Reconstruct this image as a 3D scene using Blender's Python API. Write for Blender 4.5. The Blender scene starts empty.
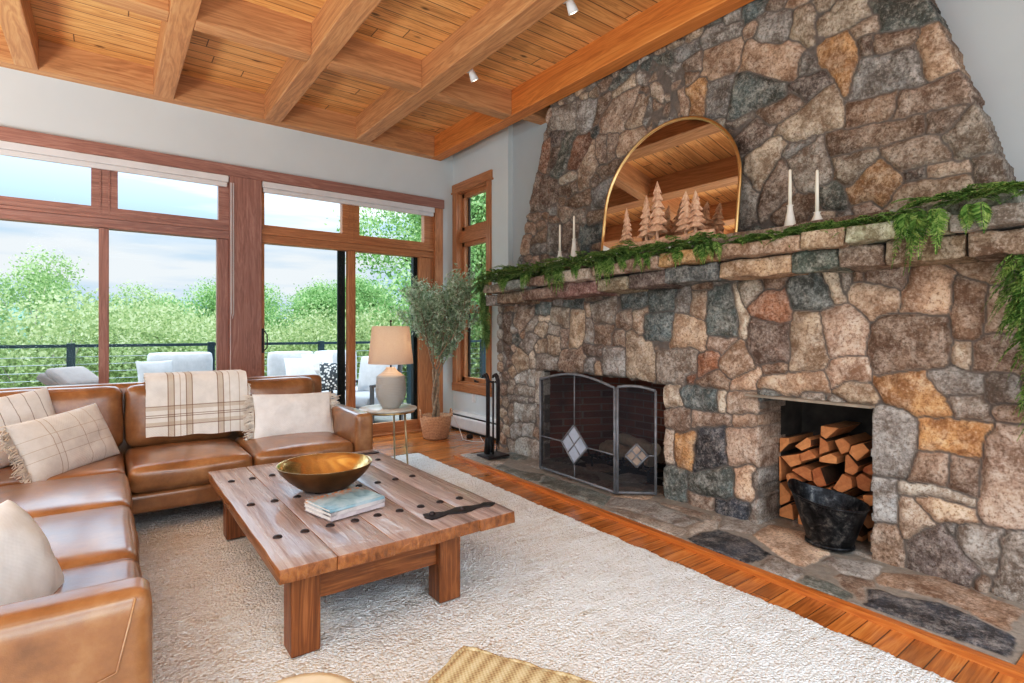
import bpy, bmesh, math, random
import numpy as np
from mathutils import Vector, Matrix, noise as mnoise
PI = math.pi
random.seed(7); RS = np.random.RandomState(7)
scene = bpy.context.scene
COL = bpy.context.collection

# ---------------------------------------------------------------- helpers
def lin(c):
    if max(c) > 1.0: c = [v/255.0 for v in c]
    return tuple((v/12.92 if v <= .04045 else ((v+.055)/1.055)**2.4) for v in c[:3])
def rgba(c): return (*lin(c), 1.0)

def link(name, me, mats=None, parent=None, smooth=False):
    o = bpy.data.objects.new(name, me)
    COL.objects.link(o)
    if mats is not None:
        for m in (mats if isinstance(mats, (list, tuple)) else [mats]): me.materials.append(m)
    if parent is not None: o.parent = parent
    if smooth:
        me.polygons.foreach_set('use_smooth', [True]*len(me.polygons))
    return o
def tag(o, label, cat, group=None, kind=None):
    o['label'] = label; o['category'] = cat
    if group: o['group'] = group
    if kind: o['kind'] = kind
    return o
def struct(o):
    o['kind'] = 'structure'; return o
def thing(name, label, cat, loc=(0,0,0), rz=0, group=None):
    o = bpy.data.objects.new(name, None); COL.objects.link(o)
    o.empty_display_size = .05
    o.location = loc; o.rotation_euler = (0,0,rz)
    return tag(o, label, cat, group)
def copy_tree(o, parent=None):
    c = o.copy(); COL.objects.link(c)
    if parent is not None: c.parent = parent
    for ch in list(o.children): copy_tree(ch, c)
    return c

class MB:
    """collects shapes into one mesh"""
    def __init__(s): s.v = []; s.f = []; s.mi = []
    def add(s, v, f, mi=0):
        n = len(s.v); s.v += [tuple(p) for p in v]
        s.f += [tuple(i+n for i in q) for q in f]; s.mi += [mi]*len(f)
    def box(s, x0, x1, y0, y1, z0, z1, mi=0, bev=0.0, M=None):
        if bev > 0:
            bm = bmesh.new(); bmesh.ops.create_cube(bm, size=1)
            bmesh.ops.scale(bm, vec=(x1-x0, y1-y0, z1-z0), verts=bm.verts)
            bmesh.ops.bevel(bm, geom=list(bm.edges), offset=bev, segments=2, affect='EDGES', profile=.5)
            bmesh.ops.translate(bm, vec=((x0+x1)/2, (y0+y1)/2, (z0+z1)/2), verts=bm.verts)
            v = [p.co.copy() for p in bm.verts]; bm.verts.index_update()
            f = [[q.index for q in p.verts] for p in bm.faces]; bm.free()
        else:
            v = [Vector(p) for p in ((x0,y0,z0),(x1,y0,z0),(x1,y1,z0),(x0,y1,z0),(x0,y0,z1),(x1,y0,z1),(x1,y1,z1),(x0,y1,z1))]
            f = [(3,2,1,0),(4,5,6,7),(0,1,5,4),(1,2,6,5),(2,3,7,6),(3,0,4,7)]
        if M is not None: v = [M @ p for p in v]
        s.add(v, f, mi); return s
    def tube(s, pts, r, n=8, mi=0, cap=True):
        pts = [Vector(p) for p in pts]
        rs = r if isinstance(r, (list, tuple)) else [r]*len(pts)
        rings = []; up = None
        for i, p in enumerate(pts):
            t = (pts[min(i+1, len(pts)-1)]-pts[max(i-1, 0)])
            if t.length < 1e-9: t = Vector((0,0,1))
            t.normalize()
            if up is None:
                up = t.orthogonal().normalized()
            else:
                up = (up - t*up.dot(t))
                if up.length < 1e-6: up = t.orthogonal()
                up.normalize()
            b = t.cross(up)
            rings.append([p+(up*math.cos(2*PI*k/n)+b*math.sin(2*PI*k/n))*rs[i] for k in range(n)])
        v = [q for rr in rings for q in rr]; f = []
        for i in range(len(pts)-1):
            for k in range(n):
                a = i*n+k; b2 = i*n+(k+1) % n
                f.append((a, b2, b2+n, a+n))
        if cap: f.append(tuple(range(n-1, -1, -1))); f.append(tuple((len(pts)-1)*n+k for k in range(n)))
        s.add(v, f, mi); return s
    def lathe(s, prof, c=(0,0,0), n=32, sx=1, sy=1, mi=0, M=None):
        v = []; f = []
        for r, z in prof:
            for k in range(n):
                a = 2*PI*k/n; v.append(Vector((c[0]+r*sx*math.cos(a), c[1]+r*sy*math.sin(a), c[2]+z)))
        for i in range(len(prof)-1):
            for k in range(n):
                a = i*n+k; b = i*n+(k+1) % n
                f.append((a, b, b+n, a+n))
        if M is not None: v = [M @ p for p in v]
        s.add(v, f, mi); return s
    def prism(s, poly, fn, t0, t1, mi=0, mis=None):
        """poly of (a,b), fn(a,b,t)->xyz"""
        n = len(poly)
        v = [fn(a, b, t0) for a, b in poly]+[fn(a, b, t1) for a, b in poly]
        side = [(i, (i+1) % n, (i+1) % n+n, i+n) for i in range(n)]
        s.add(v, [tuple(range(n-1, -1, -1)), tuple(range(n, 2*n))], mi)
        k = len(s.v)-2*n
        s.f += [tuple(i+k for i in q) for q in side]; s.mi += [mi if mis is None else mis]*n
        return s
    def mesh(s, name):
        me = bpy.data.meshes.new(name); me.from_pydata(s.v, [], s.f)
        if any(s.mi): me.polygons.foreach_set('material_index', s.mi)
        me.update(); return me
    def build(s, name, mats, parent=None, smooth=False, fix=True):
        me = s.mesh(name)
        if fix:
            bm = bmesh.new(); bm.from_mesh(me); bmesh.ops.recalc_face_normals(bm, faces=bm.faces); bm.to_mesh(me); bm.free()
        return link(name, me, mats, parent, smooth)
def autosmooth(o, ang=40):
    me = o.data
    me.polygons.foreach_set('use_smooth', [True]*len(me.polygons))
    try: me.set_sharp_from_angle(angle=math.radians(ang))
    except Exception: pass
    return o

def bx(name, m, x0, x1, y0, y1, z0, z1, bev=0.0, parent=None):
    return MB().box(x0, x1, y0, y1, z0, z1, bev=bev).build(name, m, parent, fix=False)

# ---------------------------------------------------------------- materials
class NT:
    def __init__(s, name):
        s.m = bpy.data.materials.new(name); s.m.use_nodes = True
        s.t = s.m.node_tree; s.N = s.t.nodes; s.L = s.t.links
        s.b = s.N['Principled BSDF']; s.out = s.N['Material Output']
    def n(s, ty, **kw):
        q = s.N.new(ty)
        for k, v in kw.items():
            if k in q.inputs: q.inputs[k].default_value = v
            else: setattr(q, k, v)
        return q
    def l(s, a, b): s.L.new(a, b)
    def coord(s, scale=(1,1,1), kind='Object', off=None):
        tc = s.n('ShaderNodeTexCoord'); mp = s.n('ShaderNodeMapping')
        mp.inputs['Scale'].default_value = scale
        s.l(tc.outputs[kind], mp.inputs['Vector'])
        if off is not None: s.l(off, mp.inputs['Location'])
        return mp.outputs[0]
    def noise(s, vec, scale=5, detail=4, rough=.55, dist=0):
        q = s.n('ShaderNodeTexNoise'); q.inputs['Scale'].default_value = scale
        q.inputs['Detail'].default_value = detail; q.inputs['Roughness'].default_value = rough
        q.inputs['Distortion'].default_value = dist
        s.l(vec, q.inputs['Vector']); return q.outputs['Fac']
    def ramp(s, fac, stops):
        q = s.n('ShaderNodeValToRGB'); e = q.color_ramp.elements
        while len(e) < len(stops): e.new(.5)
        for i, (p, c) in enumerate(stops):
            e[i].position = p; e[i].color = rgba(c) if not isinstance(c, float) else (c, c, c, 1)
        s.l(fac, q.inputs[0]); return q.outputs[0]
    def math(s, op, a, b=None, c=None):
        q = s.n('ShaderNodeMath', operation=op)
        for i, v in enumerate((a, b, c)):
            if v is None: continue
            if isinstance(v, (int, float)): q.inputs[i].default_value = v
            else: s.l(v, q.inputs[i])
        return q.outputs[0]
    def mix(s, f, a, b, mode='MIX'):
        q = s.n('ShaderNodeMix', data_type='RGBA', blend_type=mode)
        for i, v in ((0, f), (6, a), (7, b)):
            if isinstance(v, (int, float)): q.inputs[i].default_value = v
            elif isinstance(v, tuple): q.inputs[i].default_value = rgba(v)
            else: s.l(v, q.inputs[i])
        return q.outputs[2]
    def bump(s, h, strength=.3, dist=.01):
        q = s.n('ShaderNodeBump'); q.inputs['Strength'].default_value = strength
        q.inputs['Distance'].default_value = dist
        s.l(h, q.inputs['Height']); s.l(q.outputs[0], s.b.inputs['Normal']); return q
    def fin(s, col=None, rough=.5, metal=0, coat=0, spec=.5):
        if col is not None:
            if isinstance(col, tuple): s.b.inputs['Base Color'].default_value = rgba(col)
            else: s.l(col, s.b.inputs['Base Color'])
        if isinstance(rough, (int, float)): s.b.inputs['Roughness'].default_value = rough
        else: s.l(rough, s.b.inputs['Roughness'])
        s.b.inputs['Metallic'].default_value = metal
        s.b.inputs['Coat Weight'].default_value = coat
        s.b.inputs['Specular IOR Level'].default_value = spec
        return s.m

def plain(name, c, rough=.5, metal=0, var=.06, scale=8, bump=0.0, coat=0, spec=.5):
    t = NT(name); v = t.coord()
    f = t.noise(v, scale, 4)
    lo = tuple(max(0, x*(1-var)) for x in c); hi = tuple(min(255, x*(1+var)) for x in c)
    if bump: t.bump(t.noise(v, scale*6, 3), bump, .004)
    return t.fin(t.ramp(f, [(.3, lo), (.7, hi)]), rough, metal, coat, spec)

def wood(name, dark, mid, light, axis=0, rough=.5, freq=1.0, plank=None, paxis=1, plen=1.8, knots=0.0, tonevar=.25, bump=.15, coat=0, gw=.004):
    t = NT(name)
    tc = t.n('ShaderNodeTexCoord'); sp = t.n('ShaderNodeSeparateXYZ'); t.l(tc.outputs['Object'], sp.inputs[0])
    vec = tc.outputs['Object']
    tone = None; groove = None
    if plank:
        w = t.math('DIVIDE', sp.outputs[paxis], plank)
        idx = t.math('FLOOR', w); fr = t.math('FRACT', w)
        wn = t.n('ShaderNodeTexWhiteNoise', noise_dimensions='1D'); t.l(idx, wn.inputs['W'])
        l0 = t.math('ADD', t.math('DIVIDE', sp.outputs[axis], plen), t.math('MULTIPLY', wn.outputs['Value'], 7.3))
        li = t.math('FLOOR', l0); lf = t.math('FRACT', l0)
        wn2 = t.n('ShaderNodeTexWhiteNoise', noise_dimensions='2D')
        cb = t.n('ShaderNodeCombineXYZ'); t.l(idx, cb.inputs[0]); t.l(li, cb.inputs[1]); t.l(cb.outputs[0], wn2.inputs['Vector'])
        tone = wn2.outputs['Value']
        e1 = t.math('MINIMUM', fr, t.math('SUBTRACT', 1.0, fr)); e1 = t.math('MULTIPLY', e1, plank)
        e2 = t.math('MULTIPLY', t.math('MINIMUM', lf, t.math('SUBTRACT', 1.0, lf)), plen)
        e = t.math('MINIMUM', e1, e2)
        q = t.n('ShaderNodeMapRange'); t.l(e, q.inputs[0]); q.inputs[1].default_value = 0; q.inputs[2].default_value = gw
        groove = q.outputs[0]
        cb2 = t.n('ShaderNodeCombineXYZ')
        t.l(t.math('MULTIPLY', tone, 13.7), cb2.inputs[0]); t.l(t.math('MULTIPLY', tone, 31.1), cb2.inputs[1]); t.l(tone, cb2.inputs[2])
        va = t.n('ShaderNodeVectorMath', operation='ADD'); t.l(vec, va.inputs[0]); t.l(cb2.outputs[0], va.inputs[1]); vec = va.outputs[0]
    sc = [9*freq]*3; sc[axis] = .7*freq
    mp = t.n('ShaderNodeMapping'); mp.inputs['Scale'].default_value = sc; t.l(vec, mp.inputs['Vector'])
    n1 = t.noise(mp.outputs[0], 1.0, 5, .6, .6)
    rings = t.math('FRACT', t.math('MULTIPLY', n1, 9.0))
    rr = t.math('SUBTRACT', 1.0, t.math('ABSOLUTE', t.math('SUBTRACT', t.math('MULTIPLY', rings, 2.0), 1.0)))
    sc2 = [55*freq]*3; sc2[axis] = 1.1*freq
    mp2 = t.n('ShaderNodeMapping'); mp2.inputs['Scale'].default_value = sc2; t.l(vec, mp2.inputs['Vector'])
    n2 = t.noise(mp2.outputs[0], 1.0, 3, .6)
    f = t.math('ADD', t.math('MULTIPLY', rr, .22), t.math('MULTIPLY', n2, .48))
    f = t.math('ADD', f, t.math('MULTIPLY', n1, .36))
    col = t.ramp(f, [(.2, light), (.5, mid), (.85, dark)])
    if tone is not None:
        m = t.n('ShaderNodeMapRange'); t.l(tone, m.inputs[0]); m.inputs[3].default_value = 1-tonevar; m.inputs[4].default_value = 1+tonevar*.6
        g = t.n('ShaderNodeHueSaturation'); t.l(m.outputs[0], g.inputs['Value']); t.l(col, g.inputs['Color']); col = g.outputs[0]
        col = t.mix(groove, tuple(x*.35 for x in dark), col)
    if knots:
        sc3 = [3.2]*3; sc3[axis] = 1.5
        mp3 = t.n('ShaderNodeMapping'); mp3.inputs['Scale'].default_value = sc3; t.l(vec, mp3.inputs['Vector'])
        vo = t.n('ShaderNodeTexVoronoi'); vo.inputs['Scale'].default_value = 1.3*knots; t.l(mp3.outputs[0], vo.inputs['Vector'])
        kf = t.ramp(vo.outputs['Distance'], [(.06, 1.0), (.15, 0.0)])
        col = t.mix(t.math('MULTIPLY', kf, .8), col, tuple(x*.42 for x in dark))
    h = t.math('ADD', n2, t.math('MULTIPLY', rr, .5))
    if groove is not None: h = t.math('ADD', h, t.math('MULTIPLY', groove, 3.0))
    t.bump(h, bump, .003)
    return t.fin(col, rough, 0, coat)

BD, BM_, BL = (150,104,68), (200,150,104), (222,180,136)
M = {}
for k, ax in (('x',0),('y',1),('z',2)):
    M['beam_'+k] = wood('beam_wood_'+k, BD, BM_, BL, ax, .55, .8, knots=.35)
    M['trim_'+k] = wood('trim_wood_'+k, (122,84,74), (158,116,102), (186,148,134), ax, .45, 1.2)  # frame wood again, with the wash of window light put into its colour
    M['rustic_'+k] = wood('rustic_wood_'+k, (74,38,18), (132,78,40), (174,114,68), ax, .38, 1.2, bump=.35)
    M['frame_'+k] = wood('frame_wood_'+k, (140,88,54), (184,126,82), (206,152,108), ax, .42, 1.3)
M['big_beam'] = wood('big_beam_wood', (168,96,44), (214,138,70), (232,164,96), 1, .5, .8, knots=.3)
M['ceiling'] = wood('ceiling_planks', (158,108,60), (226,174,112), (244,206,150), 0, .5, .9, plank=.15, paxis=1, plen=3.6, knots=1.5, tonevar=.16, gw=.007)
M['floor'] = wood('floor_planks', (130,74,32), (192,120,58), (222,158,92), 0, .22, .9, plank=.09, paxis=1, plen=1.3, tonevar=.28, bump=.06, coat=.3)
M['border'] = wood('hearth_border_wood', (140,74,28), (196,118,54), (220,150,84), 1, .3, .9)
M['wall'] = plain('wall_paint', (207,213,212), .75, var=.015, scale=1.5)
M['white'] = plain('white_enamel', (222,222,220), .4, var=.02)
M['shade'] = plain('blind_fabric', (214,212,210), .6, var=.03)
M['black'] = plain('black_iron', (34,34,36), .45, .6, var=.2, scale=30)
M['blackscreen'] = plain('dark_screen_frame', (22,32,32), .5, .2)
M['iron'] = plain('wrought_iron', (62,54,54), .42, .7, var=.25, scale=40, bump=.2)
M['pewter'] = plain('screen_pewter', (122,122,124), .5, .25, var=.12, scale=20)
M['brass'] = plain('brushed_brass', (222,190,136), .35, 1.0, var=.06)
M['railing'] = plain('railing_metal', (44,62,68), .45, .4)
M['cable'] = plain('cable_steel', (190,195,200), .35, .8)

def glass_mat(name, tint=(1,1,1), gl=.06):
    t = NT(name); t.N.remove(t.b)
    tr = t.n('ShaderNodeBsdfTransparent'); tr.inputs[0].default_value = (*tint, 1)
    g = t.n('ShaderNodeBsdfGlossy'); g.inputs['Roughness'].default_value = .02
    fr = t.n('ShaderNodeFresnel'); fr.inputs['IOR'].default_value = 1.35
    mx = t.n('ShaderNodeMixShader')
    t.l(t.math('MULTIPLY', fr.outputs[0], .10), mx.inputs[0]); t.l(tr.outputs[0], mx.inputs[1]); t.l(g.outputs[0], mx.inputs[2])
    t.l(mx.outputs[0], t.out.inputs[0]); return t.m
M['glass'] = glass_mat('window_glass', (.96,.98,.98))

# ---------------------------------------------------------------- value noise (numpy)
def vnoise(u, v, cell, seed):
    r = np.random.RandomState(seed); g = r.rand(256, 256)
    x = u/cell+37.3; y = v/cell+91.7
    xi = np.floor(x).astype(int); yi = np.floor(y).astype(int); fx = x-xi; fy = y-yi
    fx = fx*fx*(3-2*fx); fy = fy*fy*(3-2*fy)
    a = g[xi % 256, yi % 256]; b = g[(xi+1) % 256, yi % 256]; c = g[xi % 256, (yi+1) % 256]; d = g[(xi+1) % 256, (yi+1) % 256]
    return (a*(1-fx)+b*fx)*(1-fy)+(c*(1-fx)+d*fx)*fy-.5

STC = dict(g=(158,152,144), t=(182,160,138), o=(196,154,108), b=(146,124,106), n=(104,112,108), k=(64,68,76),
           p=(186,160,138), l=(192,180,162), r=(166,118,88), d=(118,102,92), y=(172,156,136), w=(188,186,178), q=(118,96,80))

def stone_mat(name, mortar, rough=.8, hearth=False):
    t = NT(name)
    at = t.n('ShaderNodeAttribute'); at.attribute_name = 'stone'
    am = t.n('ShaderNodeAttribute'); am.attribute_name = 'info'
    sp = t.n('ShaderNodeSeparateColor'); t.l(am.outputs['Color'], sp.inputs[0])
    mask, rnd = sp.outputs[0], sp.outputs[1]
    tc = t.n('ShaderNodeTexCoord')
    sc = t.n('ShaderNodeVectorMath', operation='ADD'); t.l(tc.outputs['Object'], sc.inputs[0])
    cb = t.n('ShaderNodeCombineXYZ'); t.l(t.math('MULTIPLY', rnd, 23.0), cb.inputs[0]); t.l(t.math('MULTIPLY', rnd, 57.0), cb.inputs[1])
    t.l(cb.outputs[0], sc.inputs[1]); v = sc.outputs[0]
    n1 = t.noise(v, 5, 6, .62, .4); n2 = t.noise(v, 55, 6, .8, .0); n3 = t.noise(v, 11, 7, .78, .2)
    base = at.outputs['Color']
    dk = t.mix(1.0, base, (176,162,152), 'MULTIPLY')
    lt = t.mix(.5, base, t.mix(1.0, base, (228,216,200), 'SCREEN'))
    c = t.mix(t.ramp(n1, [(.42, 0.0), (.62, 1.0)]), dk, base)
    c = t.mix(t.math('MULTIPLY', t.ramp(n3, [(.46, 0.0), (.66, 1.0)]), .7), c, lt)
    c = t.mix(t.math('MULTIPLY', t.ramp(n2, [(.50, 0.0), (.62, 1.0)]), .85), c, t.mix(1.0, base, (150,134,122), 'MULTIPLY'))
    c = t.mix(t.math('MULTIPLY', t.ramp(n2, [(.36, 1.0), (.47, 0.0)]), .38), c, t.mix(1.0, base, (190,180,168), 'SCREEN'))
    mo = t.ramp(t.noise(t.coord(), 30, 4, .7), [(.3, tuple(x*.8 for x in mortar)), (.7, mortar)])
    c = t.mix(mask, mo, c)
    t.l(c, t.b.inputs['Base Color'])
    h = t.math('ADD', t.math('MULTIPLY', n2, .6), n3)
    t.bump(h, .6 if not hearth else .25, .013)
    return t.fin(None, rough)
M['stone'] = stone_mat('fieldstone_masonry', (122,112,104))
M['hearth'] = stone_mat('hearth_flagstone', (168,158,146), .45, True)

def parse(txt):
    out = []
    for l in txt.strip().split('\n'):
        q = l.split(); out.append((q[0], [(float(a)/1000, float(b)/1000) for a, b in (p.split(',') for p in q[1:])]))
    return out

def masonry(name, polys, u0, u1, v0, v1, res, inside, place, mat, relief=.045, mortar=.009, seed=1, fill='gtbynp', fillr=.055,
            skirt=None, bright=1.0, warp=.012, flat=.0, parent=None):
    nu = int((u1-u0)/res)+1; nv = int((v1-v0)/res)+1
    U, V = np.meshgrid(np.linspace(u0, u1, nu), np.linspace(v0, v1, nv), indexing='ij')
    Uw = U+warp*1.6*vnoise(U, V, .09, seed)+warp*.8*vnoise(U, V, .03, seed+1)
    Vw = V+warp*1.6*vnoise(U, V, .09, seed+2)+warp*.8*vnoise(U, V, .03, seed+3)
    d1 = np.full(U.shape, 9.0); d2 = np.full(U.shape, 9.0); idx = np.zeros(U.shape, int)
    cols = []; rnds = []; cent = []
    r = random.Random(seed)
    def put(poly, code):
        nonlocal d1, d2, idx
        us = [p[0] for p in poly]; vs = [p[1] for p in poly]; mg = .22
        i0 = max(0, int((min(us)-mg-u0)/res)); i1 = min(nu, int((max(us)+mg-u0)/res)+1)
        j0 = max(0, int((min(vs)-mg-v0)/res)); j1 = min(nv, int((max(vs)+mg-v0)/res)+1)
        if i1 <= i0 or j1 <= j0: return
        A = Uw[i0:i1, j0:j1]; B = Vw[i0:i1, j0:j1]
        dist = np.full(A.shape, 9.0); ins = np.zeros(A.shape, bool); n = len(poly)
        for k in range(n):
            ax, ay = poly[k]; bx_, by = poly[(k+1) % n]
            ex, ey = bx_-ax, by-ay; L = ex*ex+ey*ey+1e-12
            tt = np.clip(((A-ax)*ex+(B-ay)*ey)/L, 0, 1)
            dist = np.minimum(dist, np.hypot(A-ax-tt*ex, B-ay-tt*ey))
            c = ((ay > B) != (by > B)) & (A < (bx_-ax)*(B-ay)/((by-ay) if abs(by-ay) > 1e-9 else 1e-9)+ax)
            ins ^= c
        sd = np.where(ins, -dist, dist)
        k = len(cols)
        a1 = d1[i0:i1, j0:j1]; a2 = d2[i0:i1, j0:j1]; ii = idx[i0:i1, j0:j1]
        nearer = sd < a1
        a2[:] = np.where(nearer, a1, np.minimum(a2, sd)); ii[nearer] = k; a1[:] = np.where(nearer, sd, a1)
        c = STC[code]; j = 1+(r.random()-.5)*.16; wr = (r.random()-.5)*10
        j *= bright; cols.append(lin((min(255, max(0, c[0]*j+wr)), min(255, c[1]*j), min(255, max(0, c[2]*j-wr))))); rnds.append(r.random())
        cent.append((sum(us)/n, sum(vs)/n, (r.random()-.5)*.14, (r.random()-.5)*.14, r.random()))
    for code, poly in polys: put(poly, code)
    IN = inside(U, V)
    for _ in range(400):
        q = np.where(IN, d1, -1); m = q.argmax()
        if q.flat[m] < fillr: break
        uu, vv = U.flat[m], V.flat[m]; rr = fillr*(.5+.5*r.random()); a0 = r.random()*6; st = 1+r.random()*.8
        put([(uu+rr*st*math.cos(a0+2*PI*k/5), vv+rr*math.sin(a0+2*PI*k/5)) for k in range(5)], r.choice(fill))
    cols = np.array(cols); rnds = np.array(rnds); cent = np.array(cent)
    s = np.minimum((d2-d1)/2, .034-d1)-mortar/2
    mask = np.clip(s/.004+.5, 0, 1)
    c = cent[idx]
    prof = 1-np.exp(-np.clip(s, 0, 1)/.013)
    tilt = (U-c[..., 0])*c[..., 2]+(V-c[..., 1])*c[..., 3]
    h = mask*prof*(relief*(.55+.35*c[..., 4])+tilt*(1-flat))
    nse = .9*vnoise(U, V, .11, seed+5)+.55*vnoise(U, V, .045, seed+6)+.35*vnoise(U, V, .02, seed+7)
    crk = np.abs(vnoise(U+.3*U, V-.3*U, .07, seed+8))
    h = h+mask*nse*relief*.42*(1-flat*.7)-mask*np.clip(.06-crk, 0, 1)*relief*2.0*(1-flat)
    h = h+(1-mask)*vnoise(U, V, .03, seed+9)*.004
    P = place(U, V, h)
    vid = np.arange(nu*nv).reshape(nu, nv)
    cin = IN[:-1, :-1] & IN[1:, :-1] & IN[:-1, 1:] & IN[1:, 1:]
    a, b, c2, d = vid[:-1, :-1][cin], vid[1:, :-1][cin], vid[1:, 1:][cin], vid[:-1, 1:][cin]
    faces = np.stack([a, b, c2, d], 1)
    used = np.unique(faces); remap = -np.ones(nu*nv, int); remap[used] = np.arange(len(used)); faces = remap[faces]
    pts = np.stack([P[0].ravel()[used], P[1].ravel()[used], P[2].ravel()[used]], 1)
    cc = cols[idx].reshape(-1, 3)[used]; inf = np.stack([mask.ravel()[used], rnds[idx].ravel()[used], np.zeros(len(used))], 1)
    # skirt
    if skirt is not None:
        E = {}
        ed = np.concatenate([faces[:, [0,1]], faces[:, [1,2]], faces[:, [2,3]], faces[:, [3,0]]])
        key = np.sort(ed, 1); kk = key[:, 0].astype(np.int64)*10000000+key[:, 1]
        un, ix, cnt = np.unique(kk, return_index=True, return_counts=True)
        be = ed[ix[cnt == 1]]
        bv = np.unique(be); n0 = len(pts); rm = {}
        newp = []; STEPS = 4
        for k, vv in enumerate(bv): rm[vv] = k
        layers = []
        for st in range(1, STEPS+1):
            f = st/STEPS
            q = skirt(pts[bv], f)
            if st < STEPS: q = q+(np.random.RandomState(seed+st).rand(*q.shape)-.5)*.005
            layers.append(q)
        nb = len(bv); allf = []
        for st in range(STEPS):
            for e0, e1 in be:
                i, j = rm[e0], rm[e1]
                A0 = e0 if st == 0 else n0+(st-1)*nb+i; A1 = e1 if st == 0 else n0+(st-1)*nb+j
                allf.append((A1, A0, n0+st*nb+i, n0+st*nb+j))
        pts = np.concatenate([pts]+layers)
        cc = np.concatenate([cc]+[cc[bv]*.85]*STEPS); inf = np.concatenate([inf]+[np.maximum(inf[bv], [.75,0,0])]*STEPS)
        faces = np.concatenate([faces, np.array(allf)])
    me = bpy.data.meshes.new(name)
    me.vertices.add(len(pts)); me.vertices.foreach_set('co', pts.astype(np.float32).ravel())
    nf = len(faces); me.loops.add(nf*4); me.loops.foreach_set('vertex_index', faces.astype(np.int32).ravel())
    me.polygons.add(nf); me.polygons.foreach_set('loop_start', np.arange(0, nf*4, 4, dtype=np.int32))
    me.update(calc_edges=True)
    at = me.attributes.new('stone', 'FLOAT_COLOR', 'POINT'); at.data.foreach_set('color', np.concatenate([cc, np.ones((len(cc), 1))], 1).astype(np.float32).ravel())
    at = me.attributes.new('info', 'FLOAT_COLOR', 'POINT'); at.data.foreach_set('color', np.concatenate([inf, np.ones((len(inf), 1))], 1).astype(np.float32).ravel())
    return link(name, me, mat, parent, smooth=True)

# rounded / puffed cushion -------------------------------------------------
def cushion_mesh(name, sx, sy, sz, r, puff=(0,0,0), n=12, wr=0.0, seed=0, edge=.0):
    hs = Vector((sx/2, sy/2, sz/2)); r = min(r, min(hs)*.98)
    ts = []
    base = [-1,-.985,-.95,-.9]+[ -.9+1.8*i/n for i in range(1, n)]+[.9,.95,.985,1]
    vd = {}; V = []; F = []
    def vid(p):
        k = tuple(round(c, 5) for c in p)
        if k in vd: return vd[k]
        q = Vector((p[0]*hs.x, p[1]*hs.y, p[2]*hs.z))
        c = Vector((max(-hs.x+r, min(hs.x-r, q.x)), max(-hs.y+r, min(hs.y-r, q.y)), max(-hs.z+r, min(hs.z-r, q.z))))
        d = q-c
        if d.length > 1e-9: d = d.normalized()*r
        o = c+d
        x, y, z = p
        o.x += puff[0]*math.copysign(1, x)*(1-y*y)*(1-z*z)*(abs(x) > .5)*abs(x)
        o.y += puff[1]*math.copysign(1, y)*(1-x*x)*(1-z*z)*(abs(y) > .5)*abs(y)
        o.z += puff[2]*math.copysign(1, z)*(1-x*x)*(1-y*y)*(abs(z) > .5)*abs(z)
        if wr:
            nn = mnoise.noise(Vector((o.x*5+seed*3.1, o.y*5, o.z*5)))+.5*mnoise.noise(Vector((o.x*14+seed, o.y*14, o.z*14)))
            o += o.normalized()*nn*wr
        vd[k] = len(V); V.append(o); return vd[k]
    for ax in range(3):
        for sgn in (-1, 1):
            for i in range(len(base)-1):
                for j in range(len(base)-1):
                    q = []
                    for a, b in ((i,j),(i+1,j),(i+1,j+1),(i,j+1)):
                        p = [0,0,0]; p[ax] = sgn; p[(ax+1) % 3] = base[a]; p[(ax+2) % 3] = base[b]; q.append(vid(p))
                    F.append(q if sgn > 0 else q[::-1])
    me = bpy.data.meshes.new(name); me.from_pydata(V, [], F); me.update(); return me
def cushion(name, m, c, s, r=.04, puff=(0,0,0), parent=None, rot=(0,0,0), wr=0.0, seed=0, n=12):
    o = link(name, cushion_mesh(name, *s, r, puff, n, wr, seed), m, parent, smooth=True)
    o.location = c; o.rotation_euler = rot; return o
def pillow_mesh(name, w, h, t, n=26, pinch=.06, seed=0, wr=.006):
    V = []; F = []
    for s in (1, -1):
        o = len(V)
        for i in range(n+1):
            for j in range(n+1):
                x = -math.cos(PI*i/n); y = -math.cos(PI*j/n)
                k = max(0, (1-x*x)*(1-y*y))**.42
                X = w/2*x*(1-pinch*(1-y*y)*abs(x)); Y = h/2*y*(1-pinch*(1-x*x)*abs(y))
                nn = mnoise.noise(Vector((x*2.2+seed*5, y*2.2, s*3)))*wr*2.5+mnoise.noise(Vector((x*7+seed, y*7, s)))*wr
                V.append((X, Y, s*(t/2*k+nn*k)))
        for i in range(n):
            for j in range(n):
                a = o+i*(n+1)+j; q = (a, a+n+1, a+n+2, a+1)
                F.append(q if s > 0 else q[::-1])
    me = bpy.data.meshes.new(name); me.from_pydata(V, [], F)
    bm = bmesh.new(); bm.from_mesh(me); bmesh.ops.remove_doubles(bm, verts=bm.verts, dist=1e-5); bm.to_mesh(me); bm.free()
    me.update(); return me
def basis(origin, xd, yd):
    """matrix with x axis xd, y axis ~yd"""
    x = Vector(xd).normalized(); z = x.cross(Vector(yd)).normalized(); y = z.cross(x)
    m = Matrix((x, y, z)).transposed().to_4x4(); m.translation = Vector(origin); return m
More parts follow.
